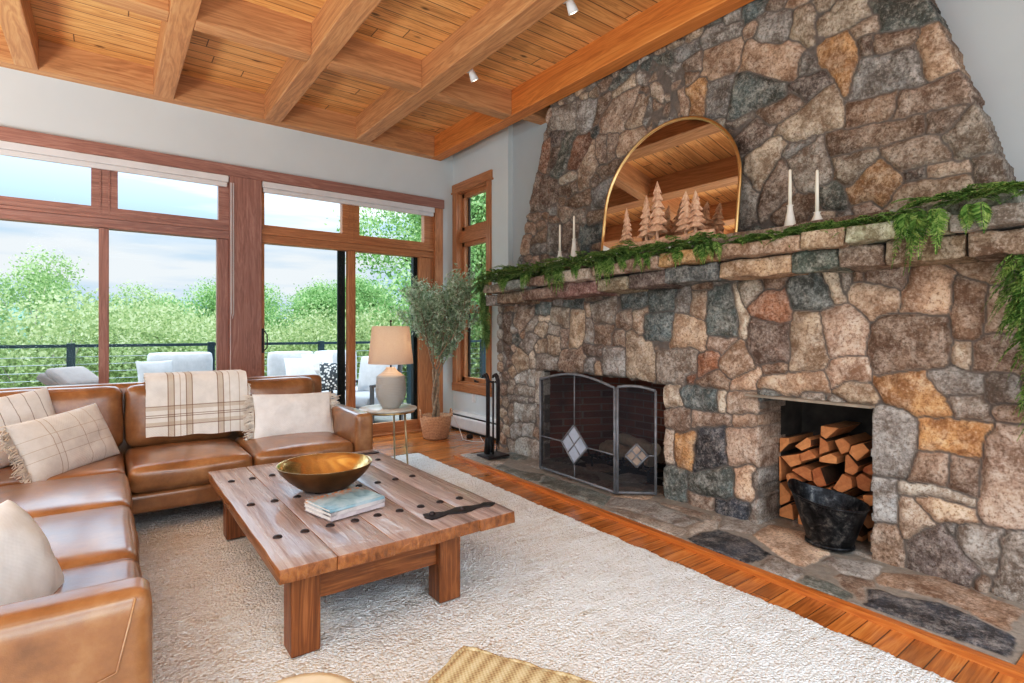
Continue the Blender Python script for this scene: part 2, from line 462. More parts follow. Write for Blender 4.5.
UPPER = """n 1297,3261 1012,3121 985,3012 1100,3025 1229,3066 1259,3174
t 1415,3159 1266,3169 1244,3090 1367,3067
l 1567,3265 1465,3344 1320,3272 1297,3192 1567,3145
o 1567,3172 1432,3152 1367,3014 1375,2876 1424,2761 1533,2937 1567,3025
b 1367,3058 1292,3060 1286,2949 1351,2958
b 1274,3043 1072,3007 1059,2965 1100,2926 1274,2954
t 1038,2997 979,2970 890,2688 1005,2688 1072,2906
g 1351,2937 1086,2895 1032,2687 1415,2714
b 1415,2696 1170,2676 1185,2559 1415,2568
b 1135,2667 884,2678 829,2505 1170,2546
b 1032,2477 992,2512 853,2487 915,2401 1005,2404
y 934,2359 817,2470 736,2227 884,2221
b 1550,2530 1045,2489 1052,2397 1533,2410
t 1236,2380 985,2378 928,2248 1142,2216
y 1498,2388 1274,2381 1274,2304 1415,2215 1498,2261
o 1259,2309 1135,2169 1185,2058 1367,2093 1407,2169
d 1128,2201 1025,2209 1025,2160 1121,2149
t 1018,2215 841,2207 835,2139 1012,2149
y 1185,2088 1100,2145 841,2133 805,2049 966,1988 1185,2012
g 823,2205 725,2224 664,2019 770,2026 805,2110
l 1708,3425 1643,3384 1643,3159 1761,3267
g 1986,3488 1803,3422 1774,3282 1823,3236 1976,3301 1997,3401
p 2105,3304 2050,3333 1727,3204 1680,3127 1755,2969 2116,3194
g 1708,3062 1680,3108 1607,2985 1708,3009
d 1794,2941 1546,2951 1494,2877 1671,2811
b 1997,2832 1736,2862 1680,2795 1903,2712
l 1863,2670 1503,2853 1436,2595 1727,2571
g 2231,2823 2029,2842 2018,2798 2184,2713
d 2161,2707 2007,2795 1883,2686 2105,2555
l 2094,2532 1843,2614 1823,2540 2007,2285 2094,2469
g 1823,2521 1634,2545 1803,2466
g 1774,2440 1581,2529 1503,2325 1546,2243 1671,2205 1755,2329
p 2432,3272 2402,3433 2118,3402 2132,3219 2342,3185
g 2447,3532 2372,3578 2118,3514 2118,3427 2402,3459
g 2671,3545 2463,3552 2478,3478 2654,3433
n 2878,3560 2704,3559 2721,3440 2860,3466
g 2755,3411 2638,3407 2605,3325 2704,3307
b 2605,3407 2432,3432 2432,3312 2589,3346
b 2589,3332 2463,3297 2557,3224
t 2933,3391 2860,3451 2721,3355 2721,3242 2772,3161
p 2704,3278 2621,3290 2541,3055 2557,2979 2654,3010 2704,3166
o 2573,3203 2402,3234 2387,3136 2432,2944 2525,2974
g 2372,3170 2172,3147 2228,2886 2402,2942
n 2228,2873 2159,3142 2065,3131 1793,2945 1817,2883 2039,2862 2200,2839
b 2242,2775 2039,2838 2026,2797 2172,2709
n 3007,3567 2914,3574 2896,3465 3007,3404
b 3007,3360 2933,3318 3007,3152
b 2988,3116 2896,3247 2790,3153 2860,3018 2933,2982
b 2790,3053 2738,3150 2654,2982 2790,2996
b 2000,2166 1938,2299 1829,2452 1782,2335 1759,2225 1888,2121 1950,2072
b 1888,2098 1782,2160 1658,2182 1604,2093 1636,2031 1817,2015
n 1582,2222 1499,2237 1451,2129 1451,2065 1561,2085
g 2118,2413 2013,2254 2013,2095 2105,2060 2132,2265
n 2065,3638 1938,3576 1963,3515 2091,3502 2105,3583
g 4164,3552 3836,3525 3816,3277 4207,3368
g 3816,3291 3778,3519 3556,3443 3556,3301 3683,3184 3797,3231
b 3573,3307 3502,3437 3382,3446 3399,3351 3573,3229
l 3348,3459 3107,3504 3077,3433 3331,3415
p 3467,3311 3266,3392 3031,3393 3233,3076 3502,3144
g 3061,3498 2928,3540 2899,3483 2972,3394 3061,3427
t 2928,3378 2843,3449 2719,3345 2732,3172 2815,3177 2914,3303
g 2885,3534 2760,3495 2760,3439 2843,3460
g 2746,3445 2627,3431 2614,3306 2706,3329
l 2692,3269 2609,3282 2609,2998 2653,3034 2706,3185
t 3185,3110 3001,3335 2928,3309 3016,3058 3107,3062
g 3001,3065 2928,3262 2801,3127 2885,2994
g 2829,3000 2719,3122 2653,3001 2732,2959
p 3233,3051 3016,3046 2957,2970 3266,2840 3298,2947
b 3556,2915 3520,3123 3433,3073 3416,2841
b 3399,3088 3298,3071 3315,2865 3399,2849
t 3797,2737 3778,2839 3573,3075 3538,2885 3646,2677 3759,2675
r 3915,2926 3875,3160 3646,3160 3610,3111 3836,2880
n 4164,2889 3955,3265 3816,3251 3895,3030 4079,2855
d 4186,3347 3996,3304 4079,3162 4164,3213
r 4363,3008 4296,3221 4207,3282 4229,3089 4296,2962
d 4229,2947 4142,3151 4058,3156 4121,3005
l 4079,2799 3855,2871 3816,2808 3955,2758
b 4079,2743 3816,2768 3797,2683 3915,2627 4037,2679
g 3610,2631 3298,2688 3382,2445 3592,2458
b 3520,2803 3233,2820 3298,2725 3502,2710
b 3955,2580 3628,2634 3610,2527 3759,2489
d 4503,2686 4386,2955 4079,2799 4079,2632 4251,2580 4479,2592
t 4100,2580 3855,2480 3975,2392 4058,2461
b 4551,2546 4386,2561 4341,2481 4432,2452
p 4599,2464 4432,2437 4456,2353 4599,2374
p 4648,2351 4527,2333 4551,2158 4673,2172
g 4229,2405 4037,2374 4079,2102 4251,2122
b 4318,2506 4229,2505 4251,2437
b 4207,2487 4058,2433 4079,2395 4207,2430
b 4386,2313 4251,2380 4273,2240 4527,2244
g 4503,2152 4432,2217 4273,2211 4273,2125
b 3975,2364 3759,2356 3816,2205 3975,2090
n 3759,2303 3467,2309 3450,2154 3683,2074 3778,2120
g 3816,2460 3721,2482 3683,2397 3721,2297 3875,2375
b 3683,2397 3433,2417 3416,2325 3646,2312
b 3610,2098 3433,2139 3433,2043"""
LOWER = """b 4755,1515 4755,1704 4575,1720 4619,1537
t 4553,1640 4510,1716 4404,1697 4425,1608
b 4404,1659 4362,1708 4221,1699 4221,1599 4301,1577
t 4553,1456 4489,1559 4261,1563 4281,1476 4489,1299 4575,1378
n 4221,1499 4162,1696 3973,1697 3991,1517 4085,1458
g 3954,1696 3829,1700 3829,1558 3954,1563
n 3801,1686 3543,1682 3559,1520 3801,1557
b 3527,1681 3311,1700 3311,1613 3495,1578
t 3296,1634 3252,1696 3110,1686 3110,1634
n 3083,1674 2846,1678 2821,1518 3055,1496
g 3433,1542 3166,1595 3166,1384 3417,1376
l 3973,1540 3725,1519 3742,1334 3973,1383
l 4162,1460 4010,1445 4028,1408 4162,1423
t 3527,1557 3464,1566 3448,1454 3511,1445
y 3708,1496 3527,1490 3527,1322 3608,1140 3725,1148
g 4301,1400 4201,1461 4201,1374 4362,1299
l 4221,1374 4085,1402 4040,1336 4123,1274 4221,1312
g 4010,1372 3864,1358 3882,1275 4010,1299
g 3511,1411 3417,1409 3417,1200 3495,1210
b 3402,1354 3181,1363 3195,1204 3402,1200
y 4010,1263 3864,1252 3864,1110 3936,1059 4028,1105
b 3846,1323 3742,1322 3742,1171 3836,1158
y 4181,1200 4047,1202 4047,1104 4181,1100
g 4489,1143 4321,1299 4221,1249 4362,1069
d 4755,1488 4664,1512 4642,1193 4755,1191
d 4755,1164 4642,1060 4664,939 4755,948
l 4619,1008 4489,1130 4342,1044 4362,942 4510,882
g 4201,1075 3900,1049 3936,940 4201,925
l 4301,1021 4201,1174 4201,1100 4261,947
b 3882,990 3794,1123 3559,1152 3527,1075 3559,961 3829,934
d 3527,1164 3311,1169 3311,1104 3527,1120
t 3402,1013 3326,1028 3326,941 3402,936
g 3527,1030 3417,1046 3433,945 3511,952
g 3311,1148 3042,1165 3042,948 3296,953
y 3028,1279 2975,1309 2771,1221 2747,1162 2747,927 3028,949
b 3209,1278 3083,1320 3042,1237 3055,1175 3195,1193
b 3138,1436 2975,1483 2975,1340 3124,1331
t 2962,1462 2833,1498 2846,1319 2897,1269 2962,1330
y 2747,1211 2628,1213 2628,1175 2747,1172
n 2794,1630 2561,1625 2571,1483 2783,1472
n 2841,1436 2582,1448 2593,1233 2841,1230
g 2561,1465 2497,1656 2416,1659 2426,1460
t 2406,1598 2288,1599 2308,1406 2416,1443
t 2603,1188 2550,1447 2298,1355 2279,1220 2308,1178
n 2279,1288 2260,1572 2195,1626 2096,1628 2035,1368 2044,1264
l 2087,1627 1968,1399 1984,1273 2027,1264 2052,1416
g 2213,1686 2052,1697 2177,1633 2213,1636
l 2035,1607 1886,1628 1870,1581 1984,1481
b 1878,1689 1701,1674 1731,1587 1838,1594
r 1968,1461 1838,1564 1716,1579 1684,1378 1731,1361 1951,1422
n 1687,1614 1643,1669 1531,1687 1451,1471 1504,1445 1672,1451
l 1484,1662 1425,1671 1368,1474 1425,1481
g 1406,1676 1349,1691 1349,1589 1381,1523
d 1968,1320 1918,1374 1701,1341 1716,1118 1902,1090 1951,1179
y 1672,1407 1601,1427 1518,1424 1465,1108 1504,1064 1687,1061
p 1498,1417 1362,1460 1278,1370 1253,1304 1278,1170 1438,1154
p 2279,1204 2260,1263 2052,1248 2177,1156
t 2186,1090 2018,1225 1926,1063 2105,988
g 2725,1140 2426,1175 2356,1151 2366,1014 2466,921 2714,920
r 2356,1134 2195,1156 2213,1056 2346,981
r 2477,990 2366,997 2406,934 2466,929
b 2346,947 2213,1023 2105,964 2123,906 2308,916
p 2096,949 2035,1009 1870,1058 1918,939 2087,901
t 1902,948 1823,1007 1701,1038 1478,1051 1451,941 1731,924
b 1870,1066 1716,1096 1731,1051 1838,1021
p 1478,1058 1400,1145 1253,1145 1253,1025 1387,1016 1438,970
y 1425,958 1374,1010 1253,1012 1223,918 1362,922
t 2748,1213 2625,1215 2625,1179 2748,1161
b 2806,1696 2529,1702 2518,1657 2794,1658
b 2406,1649 2232,1637 2232,1612 2396,1614
b 1336,1690 1283,1685 1275,1592 1328,1588
b 1260,1583 1238,1672 1043,1669 1077,1554
t 1359,1505 1320,1579 1117,1540 1111,1412 1216,1391 1351,1471
p 1097,1404 1030,1628 972,1651 856,1598 874,1405
t 880,1667 692,1661 665,1539 792,1563
d 660,1651 578,1655 578,1546 660,1560
b 862,1539 844,1574 730,1537 758,1272 815,1264 868,1293
t 703,1513 558,1524 568,1294 736,1301
b 1253,1185 1187,1382 1090,1396 874,1375 868,1256 910,1127 1187,1065
l 871,1226 850,1256 797,1242 792,1126 862,1137
b 786,1228 747,1272 578,1287 578,1123 780,1119
g 972,1071 874,1114 747,1085 747,1013 874,980 935,997
g 736,1072 639,1092 578,983 725,987
o 1205,1042 992,1084 937,996 871,877 945,846 1093,878 1151,939
g 871,966 747,987 734,877 850,853
o 1006,814 960,844 727,843 754,681 886,687 1013,673
p 754,494 727,792 682,845 547,836 547,366 721,365 760,406
g 1223,853 1085,879 1013,766 1021,653 1085,513 1219,509
b 1053,506 1013,655 886,669 886,507 990,492
b 864,646 760,657 767,491 871,501
l 1101,477 975,496 781,462 787,425 960,444 1101,419
t 1021,401 900,432 774,420 774,350 930,333
t 1101,257 1077,406 1029,399 945,302 1069,191
g 1219,480 1118,492 1109,255 1228,241
b 1237,199 1118,243 1085,129 1069,21 1237,11
d 1069,153 900,296 787,120 801,10 1053,17
g 879,321 857,318 857,264 879,267
g 843,295 794,327 675,328 707,114 774,159 836,226
g 669,313 547,366 547,10 707,29
b 781,70 727,81 727,21 774,20
l 2646,834 2600,886 2521,892 2514,752 2623,731
n 2498,847 2422,891 2207,882 2198,743 2455,740
l 2194,857 2140,879 2140,741 2194,743
t 2111,847 2074,877 1913,867 1905,760 2111,744
b 2627,683 2444,714 2401,655 2487,551 2623,588
p 2395,710 2093,712 2093,652 2395,628
p 2069,724 1862,749 1862,684 2069,667
t 2646,508 2565,558 2565,312 2669,312
o 2550,523 2390,538 2422,294 2554,314
k 2328,583 2140,628 2121,398 2140,368 2380,284
p 2121,614 1888,664 1888,426 2102,388
n 2669,234 2465,257 2455,56 2554,-6 2669,22
n 2433,227 2140,360 2065,323 2074,185 2140,134 2401,124
p 2056,359 1939,400 1948,165 2056,189
b 2433,98 2217,115 2217,1 2422,0
k 2211,113 1957,146 1966,-6 2207,-23
g 1948,148 1888,164 1896,14 1957,0
g 4782,1063 4643,1067 4677,985 4765,939
l 4316,1078 4209,1120 4224,947 4301,923
w 4558,829 4379,880 4379,763 4542,760
w 4363,881 4239,927 4239,754 4348,745
g 4660,782 4575,768 4609,644 4660,659
w 4575,677 4509,753 4255,734 4255,647 4558,638
w 4224,909 4047,919 4061,675 4164,580 4239,601
g 4660,619 4348,619 4363,568 4643,580
w 4592,524 4224,564 4255,407 4542,359
g 4348,609 4255,618 4255,570 4332,572
g 4660,496 4609,522 4609,360 4660,313
w 4427,325 4270,347 4285,239 4427,226
g 4643,295 4460,350 4460,241 4609,158
g 4164,552 4076,599 4061,227 4164,362
w 4542,149 4316,214 4285,16 4558,-25
g 4270,212 4076,187 4076,0 4270,0
g 4677,127 4575,143 4592,-1 4660,-13"""
HEARTH = """k 2004,2887 2028,3040 1986,3121 1815,3139 1610,3027 1633,2846 1848,2814
n 1339,2837 1321,2919 1122,2892 1139,2834
k 1089,3028 1021,2850 565,2847 574,3019 696,3089 829,3107 964,3031
t 1834,3494 1520,3533 1401,3255 1435,3015 1805,3275
g 1582,3013 1421,2987 1352,2819 1522,2853
g 1401,3255 1173,3364 1145,3138 1256,3074
b 1077,3146 857,3211 718,3188 606,3089 602,3343 918,3441 1103,3279
g 2120,3550 1877,3576 1841,3288 2004,3201
g 2150,3073 2142,3367 2039,3154 2034,2908
b 1333,3151 1128,3119 1051,2880 1119,2934
n 4230,3015 3929,3017 3719,3111 3575,2955 3773,2862 4035,2876
g 4542,3038 4408,3102 4263,3077 4267,2965
n 3661,3099 3271,3119 2899,3106 2793,2924 3201,2912 3521,2945
g 2856,3096 2668,3281 2315,3267 2121,3205 2162,3050 2579,3030 2764,2962
g 2648,2937 2302,2964 2110,2976 2108,2841 2592,2842
b 2560,3297 2214,3346 2131,3295 2275,3210"""
# ================================================================ ROOM
XW = 3.79; YW = 6.41
XN = -1.1           # left end of the window units seen
def S(name, m, *a, bev=0.0): return struct(bx(name, m, *a, bev=bev))
# floor
S('floor', M['floor'], -5, 4.4, -3, 6.6, -.12, 0)
# ceiling planks and beams
S('ceiling', M['ceiling'], -5, 4.4, -3, 6.7, 3.87, 3.95)
tn = 0
for x0, x1 in ((-3.64,-3.47),(-2.64,-2.47),(-1.64,-1.47),(-.64,-.48),(.36,.53),(1.36,1.53),(2.38,2.56)):
    S('trim_%d' % tn, M['beam_y'], x0, x1, -3, 6.30, 3.60, 3.88, bev=.008); tn += 1
S('trim_%d' % tn, M['big_beam'], 3.44, 3.60, -3, 6.41, 3.60, 3.88, bev=.008); tn += 1
for y0 in (4.60, 1.15, -1.0):
    xs = [(-5,-3.64),(-3.47,-2.64),(-2.47,-1.64),(-1.47,-.64),(-.48,.36),(.53,1.36),(1.53,2.38),(2.56,3.44)]
    for a, b in xs:
        S('trim_%d' % tn, M['beam_x'], a, b, y0, y0+.155, 3.60, 3.88, bev=.005); tn += 1
S('trim_%d' % tn, M['beam_x'], 3.60, 3.86, 4.46, 4.62, 3.60, 3.88); tn += 1
S('trim_%d' % tn, M['beam_x'], -5, 3.44, 6.29, 6.45, 3.60, 3.88, bev=.005); tn += 1
# window wall
w = MB()
w.box(-5, 3.95, 6.41, 6.60, 3.02, 3.90)
w.box(3.56, 3.95, 6.41, 6.60, -.1, 3.02)
w.box(-5, -1.16, 6.41, 6.60, -.1, 3.02)
struct(w.build('wall_back', M['wall'], fix=False))
# side wall with the tall window opening (y 5.56..6.30, z .60..3.19)
w = MB()
w.box(3.79, 3.98, 6.30, 6.45, -.1, 3.9)
w.box(3.79, 3.98, 5.14, 5.56, -.1, 3.9)
w.box(3.79, 3.98, 5.56, 6.30, 3.19, 3.9)
w.box(3.79, 3.98, 5.56, 6.30, -.1, .60)
struct(w.build('wall_right', M['wall'], fix=False))
w = MB()
w.box(3.86, 4.0, 4.0, 5.15, -.1, 3.9)
w.box(3.86, 4.0, -3, 4.0, 1.86, 3.9)
w.box(3.86, 4.0, -3, .62, -.1, 1.86)
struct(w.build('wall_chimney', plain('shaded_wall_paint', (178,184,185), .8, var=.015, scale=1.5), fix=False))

# header and casings of the window wall
S('trim_%d' % tn, M['trim_x'], -1.25, 3.635, 6.372, 6.43, 2.955, 3.075, bev=.004); tn += 1
S('trim_%d' % tn, M['trim_z'], 1.04, 1.354, 6.372, 6.56, 0, 2.955, bev=.006); tn += 1
S('trim_%d' % tn, M['frame_z'], 3.50, 3.62, 6.382, 6.56, 0, 2.955, bev=.004); tn += 1
S('trim_%d' % tn, M['trim_z'], -1.2, -1.09, 6.382, 6.56, 0, 2.955, bev=.004); tn += 1

def slider(nm, fz, fx, xl, tg, lg, xr, dark=None, sill=True):
    """tg: transom glass spans, lg: lower glass spans"""
    d = struct(MB().box(xl, xr, 6.42, 6.54, 2.29, 2.315).build(nm, fx, fix=False))
    # transom frame
    p = MB(); z0, z1 = 2.485, 2.86
    p.box(xl, xr, 6.425, 6.52, 2.86, 2.955); p.box(xl, xr, 6.425, 6.52, 2.40, 2.485); p.box(xl, xr, 6.40, 6.5, 2.375, 2.40)
    e = [xl]+[q for s in tg for q in s]+[xr]
    for a, b in zip(e[::2], e[1::2]):
        p.box(a, b, 6.43, 6.515, 2.4, 2.9)
        if b-a > .15:
            for k in (1,2): p.box(a+(b-a)*k/3-.006, a+(b-a)*k/3+.006, 6.422, 6.44, 2.4, 2.9)
    p.build('transom_frame', fx, d, fix=False)
    g = MB()
    for a, b in tg: g.box(a, b, 6.47, 6.476, z0, z1)
    g.build('transom_glass', M['glass'], d, fix=False)
    # sliding panels
    e = [xl]+[q for s in lg for q in s]+[xr]
    p = MB()
    p.box(xl, xr, 6.43, 6.53, 2.285, 2.375)
    p.box(xl, xr, 6.42, 6.56, -.02, .03)
    pz = MB()
    for a, b in zip(e[::2], e[1::2]): pz.box(a, b, 6.43, 6.52, .0, 2.30, bev=.004)
    for a, b in lg: p.box(a, b, 6.445, 6.505, .03, .15)
    p.build('panel_rail', fx, d, fix=False); pz.build('panel_stile', fz, d, fix=False)
    g = MB()
    for a, b in lg: g.box(a, b, 6.47, 6.476, .15, 2.285)
    g.build('glass_pane', M['glass'], d, fix=False)
    if sill: MB().box(xl, xr, 6.36, 6.44, 0, .022, bev=.004).build('sill', fx, d, fix=False)
    return d
dL = slider('door_1', M['trim_z'], M['trim_x'], -1.09, [(-1.0,-.12),(.084,.944)], [(-1.0,-.064),(.015,.93)], 1.04)
dR = slider('door_2', M['frame_z'], M['frame_x'], 1.354, [(1.395,2.266),(2.477,3.363)], [(1.395,2.34),(2.43,3.29)], 3.50)
dk = MB(); dk.box(2.245, 2.335, 6.53, 6.56, 0, 2.3); dk.box(3.235, 3.29, 6.49, 6.56, .0, 2.3)
for k in range(28): dk.box(2.283, 2.295, 6.524, 6.531, .1+k*.078, .14+k*.078)
dk.build('screen_frame', M['blackscreen'], dR, fix=False)
h = MB(); h.box(1.362, 1.388, 6.42, 6.435, 1.07, 1.34, bev=.004)
h.tube([(1.395,6.425,1.10),(1.41,6.38,1.13),(1.41,6.37,1.20),(1.41,6.38,1.27),(1.395,6.425,1.31)], .007)
h.build('door_handle', M['iron'], dR)
# roller shades
for a, b, lab in ((-1.08, 1.03, 'white rolled-up blind across the top of the left sliding door unit'), (1.362, 3.49, 'white rolled-up blind across the top of the right sliding door unit')):
    t = thing('roller_blind', lab, 'blind', ((a+b)/2, 6.39, 2.9))
    o = MB().box(a, b, 6.372, 6.425, 2.885, 2.953, bev=.006).build('headrail', M['shade'], None, fix=False)
    o2 = MB().box(a+.01, b-.01, 6.38, 6.418, 2.835, 2.885, bev=.01).build('rolled_fabric', M['shade'], None, fix=False)
    for q in (o, o2): q.parent = t; q.matrix_parent_inverse = Matrix.Translation(-Vector(t.location))
co = MB()
co.tube([(1.058,6.362,2.88),(1.058,6.360,1.9),(1.056,6.36,1.5),(1.064,6.36,1.44),(1.075,6.36,1.5),(1.075,6.36,2.88)], .004, 6)
co.tube([(1.046,6.362,2.88),(1.046,6.36,.6)], .003, 6)
tag(co.build('blind_cord', M['shade']), 'thin white blind cord loop hanging on the wide wooden post', 'cord')

# side window
win = struct(MB().box(3.83, 3.93, 5.56, 6.30, 2.50, 2.66).build('window_1', M['frame_y'], fix=False))
p = MB()
p.box(3.765, 3.80, 5.46, 6.40, 3.175, 3.295, bev=.004); p.box(3.755, 3.80, 5.44, 6.405, 3.17, 3.19)
p.box(3.765, 3.80, 5.46, 6.40, .505, .615, bev=.004)
p.box(3.80, 3.95, 5.56, 6.30, .60, .64); p.box(3.80, 3.95, 5.56, 6.30, 3.16, 3.19)
p.build('casing_rail', M['frame_y'], win, fix=False)
p = MB()
p.box(3.768, 3.80, 5.48, 5.575, .6, 3.18, bev=.003); p.box(3.768, 3.80, 6.285, 6.39, .6, 3.18, bev=.003)
p.box(3.80, 3.95, 5.56, 5.58, .6, 3.18); p.box(3.80, 3.95, 6.28, 6.30, .6, 3.18)
p.build('casing_stile', M['frame_z'], win, fix=False)
p = MB()
for z0, z1 in ((2.66, 3.16), (1.60, 2.50), (.64, 1.60)):
    p.box(3.86, 3.92, 5.58, 6.28, z0, z0+.055); p.box(3.86, 3.92, 5.58, 6.28, z1-.05, z1)
    p.box(3.86, 3.92, 5.58, 5.64, z0, z1); p.box(3.86, 3.92, 6.225, 6.28, z0, z1)
p.build('sash', M['frame_z'], win, fix=False)
p = MB(); p.box(3.918, 3.935, 6.19, 6.228, .68, 3.12)
p.build('sash_edge', M['blackscreen'], win, fix=False)
p = MB()
for z0, z1 in ((2.70, 3.12), (1.65, 2.46), (.69, 1.56)): p.box(3.885, 3.89, 5.63, 6.235, z0, z1)
p.build('glass_pane', M['glass'], win, fix=False)
MB().box(3.84, 3.87, 5.88, 5.96, .645, .66, bev=.003).tube([(3.855,5.92,.66),(3.83,5.95,.675)], .006).build('crank_handle', M['iron'], win)

# outlet, heater
t = thing('wall_outlet', 'white wall outlet under the tall side window', 'outlet', (3.788,5.88,.45))
o = MB().box(-.006, .002, -.038, .038, -.06, .06, bev=.003).build('cover_plate', M['white'], t, fix=False)
MB().box(-.009, -.005, -.017, .017, .008, .042, bev=.002).box(-.009, -.005, -.017, .017, -.042, -.008, bev=.002).build('socket', M['shade'], t, fix=False)
t = thing('baseboard_heater', 'long white baseboard heater under the tall side window', 'heater', (3.79,5.75,0))
prof = [(0,.03),(-.075,.03),(-.085,.045),(-.085,.17),(-.065,.20),(-.045,.2),(-.045,.215),(-.03,.245),(0,.25)]
b = MB(); b.prism(prof, lambda a, z, q: Vector((a, q, z)), -.58, .6); b.build('housing', M['white'], t)
b = MB(); b.box(-.072, -.048, -.56, .58, .192, .203); b.build('vent_slot', M['black'], t, fix=False)
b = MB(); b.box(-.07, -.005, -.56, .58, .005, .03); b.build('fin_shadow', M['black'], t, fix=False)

# ================================================================ CHIMNEY
UP = parse(UPPER); LO = parse(LOWER); HE = parse(HEARTH)
def ledge(u): return 4.80-(u)*0
def in_upper(U, V):
    nz = .012*vnoise(U*0+1, V, .05, 77)*2
    zl = 4.80-(V-1.85)*.338+nz; zr = .605+(V-1.85)*.314+nz
    return (U < zl) & (U > zr) & (V > 1.80) & (V < 3.88)
chim = masonry('wall_chimney_stone', UP, .55, 4.85, 1.78, 3.9, .0085, in_upper,
               lambda U, V, h: (3.635-h, U, V), M['stone'], relief=.038, seed=11, bright=.97,
               skirt=lambda p, f: np.stack([p[:, 0]+(3.88-p[:, 0])*f, p[:, 1], p[:, 2]], 1))
struct(chim)
def in_lower(U, V):
    n1 = .012*vnoise(U, V*0+3, .06, 55)*2; n2 = .010*vnoise(U*0+2, V, .06, 56)*2
    fb = (U > 2.645+n2) & (U < 4.13+n2) & (V < .915+n1*1.6-.10*np.clip((3.0-U)/.4, 0, 1)*.5)
    ni = (U > 1.228+n2*.5) & (U < 1.885+n2) & (V < .878)
    return (U < 4.875+n2*1.5) & (U > .40) & (V > -.02) & (V < 1.67) & ~fb & ~ni
low = masonry('wall_fireplace_stone', LO, .36, 4.92, -.03, 1.69, .0085, in_lower,
              lambda U, V, h: (3.465-h, U, V), M['stone'], relief=.038, seed=23, bright=1.10,
              skirt=lambda p, f: np.stack([p[:, 0]+(3.80-p[:, 0])*f, p[:, 1], p[:, 2]], 1))
struct(low)
# lintel over the wood niche
S('trim_%d' % tn, plain('lintel_stone', (150,138,122), .7, var=.12, bump=.3), 3.405, 3.62, 1.215, 1.96, .872, .888); tn += 1
# masonry core behind
core = MB()
core.box(3.50, 3.86, .42, 1.20, 0, 1.6); core.box(3.50, 3.86, 1.93, 2.56, 0, 1.6)
core.box(3.50, 3.86, 4.13, 4.80, 0, 1.6); core.box(3.50, 3.86, 1.2, 1.93, .90, 1.6); core.box(3.50, 3.86, 2.5, 4.2, .97, 1.6)
struct(core.build('wall_core', M['stone'], fix=False))
# niche lining in a dark stone colour
nl = MB()
nl.box(3.75, 4.25, 1.13, 1.225, 0, .95); nl.box(3.75, 4.25, 1.89, 1.97, 0, .95); nl.box(4.05, 4.13, 1.1, 2.0, 0, .95)
nl.box(3.60, 4.25, 1.1, 2.0, .885, .95)
struct(nl.build('wall_niche', plain('niche_dark_stone', (62,56,50), .9, var=.3, bump=.5), fix=False))
# firebox
def brick_mat():
    t = NT('firebox_brick'); tc = t.n('ShaderNodeTexCoord'); sp = t.n('ShaderNodeSeparateXYZ'); t.l(tc.outputs['Object'], sp.inputs[0])
    cb = t.n('ShaderNodeCombineXYZ'); t.l(t.math('ADD', sp.outputs[0], sp.outputs[1]), cb.inputs[0]); t.l(sp.outputs[2], cb.inputs[1])
    b = t.n('ShaderNodeTexBrick'); b.inputs['Scale'].default_value = 1; b.inputs['Brick Width'].default_value = .21; b.inputs['Row Height'].default_value = .07
    b.inputs['Mortar Size'].default_value = .006; b.inputs['Color1'].default_value = rgba((150,84,64)); b.inputs['Color2'].default_value = rgba((110,66,54)); b.inputs['Mortar'].default_value = rgba((140,124,112))
    t.l(cb.outputs[0], b.inputs['Vector'])
    n = t.noise(tc.outputs['Object'], 2.2, 4)
    c = t.mix(t.ramp(n, [(.4, 0.0), (.7, .85)]), b.outputs['Color'], (22,19,18))
    return t.fin(c, .9)
fb = MB()
# splayed sides: front y 2.62..4.08 at x 3.62, back y 2.85..3.85 at x 4.15
fb.add([(3.50,4.16,0),(4.2,3.85,0),(4.2,3.85,1.0),(3.50,4.16,1.0)], [(0,1,2,3)])
fb.add([(3.60,2.58,0),(4.2,2.85,0),(4.2,2.85,1.0),(3.60,2.58,1.0)], [(3,2,1,0)])
fb.add([(4.2,2.85,0),(4.2,3.85,0),(4.2,3.85,1.0),(4.2,2.85,1.0)], [(0,1,2,3)])
struct(fb.build('wall_firebox', brick_mat(), fix=False))
fb = MB(); fb.box(3.50, 4.3, 2.5, 4.2, .95, .98)
SOOT = plain('soot', (24,21,20), .9, var=.3)
struct(fb.build('wall_firebox_soot', SOOT, fix=False))
struct(MB().box(3.6, 4.3, 2.5, 4.2, -.02, .030).build('floor_firebox', SOOT, fix=False))

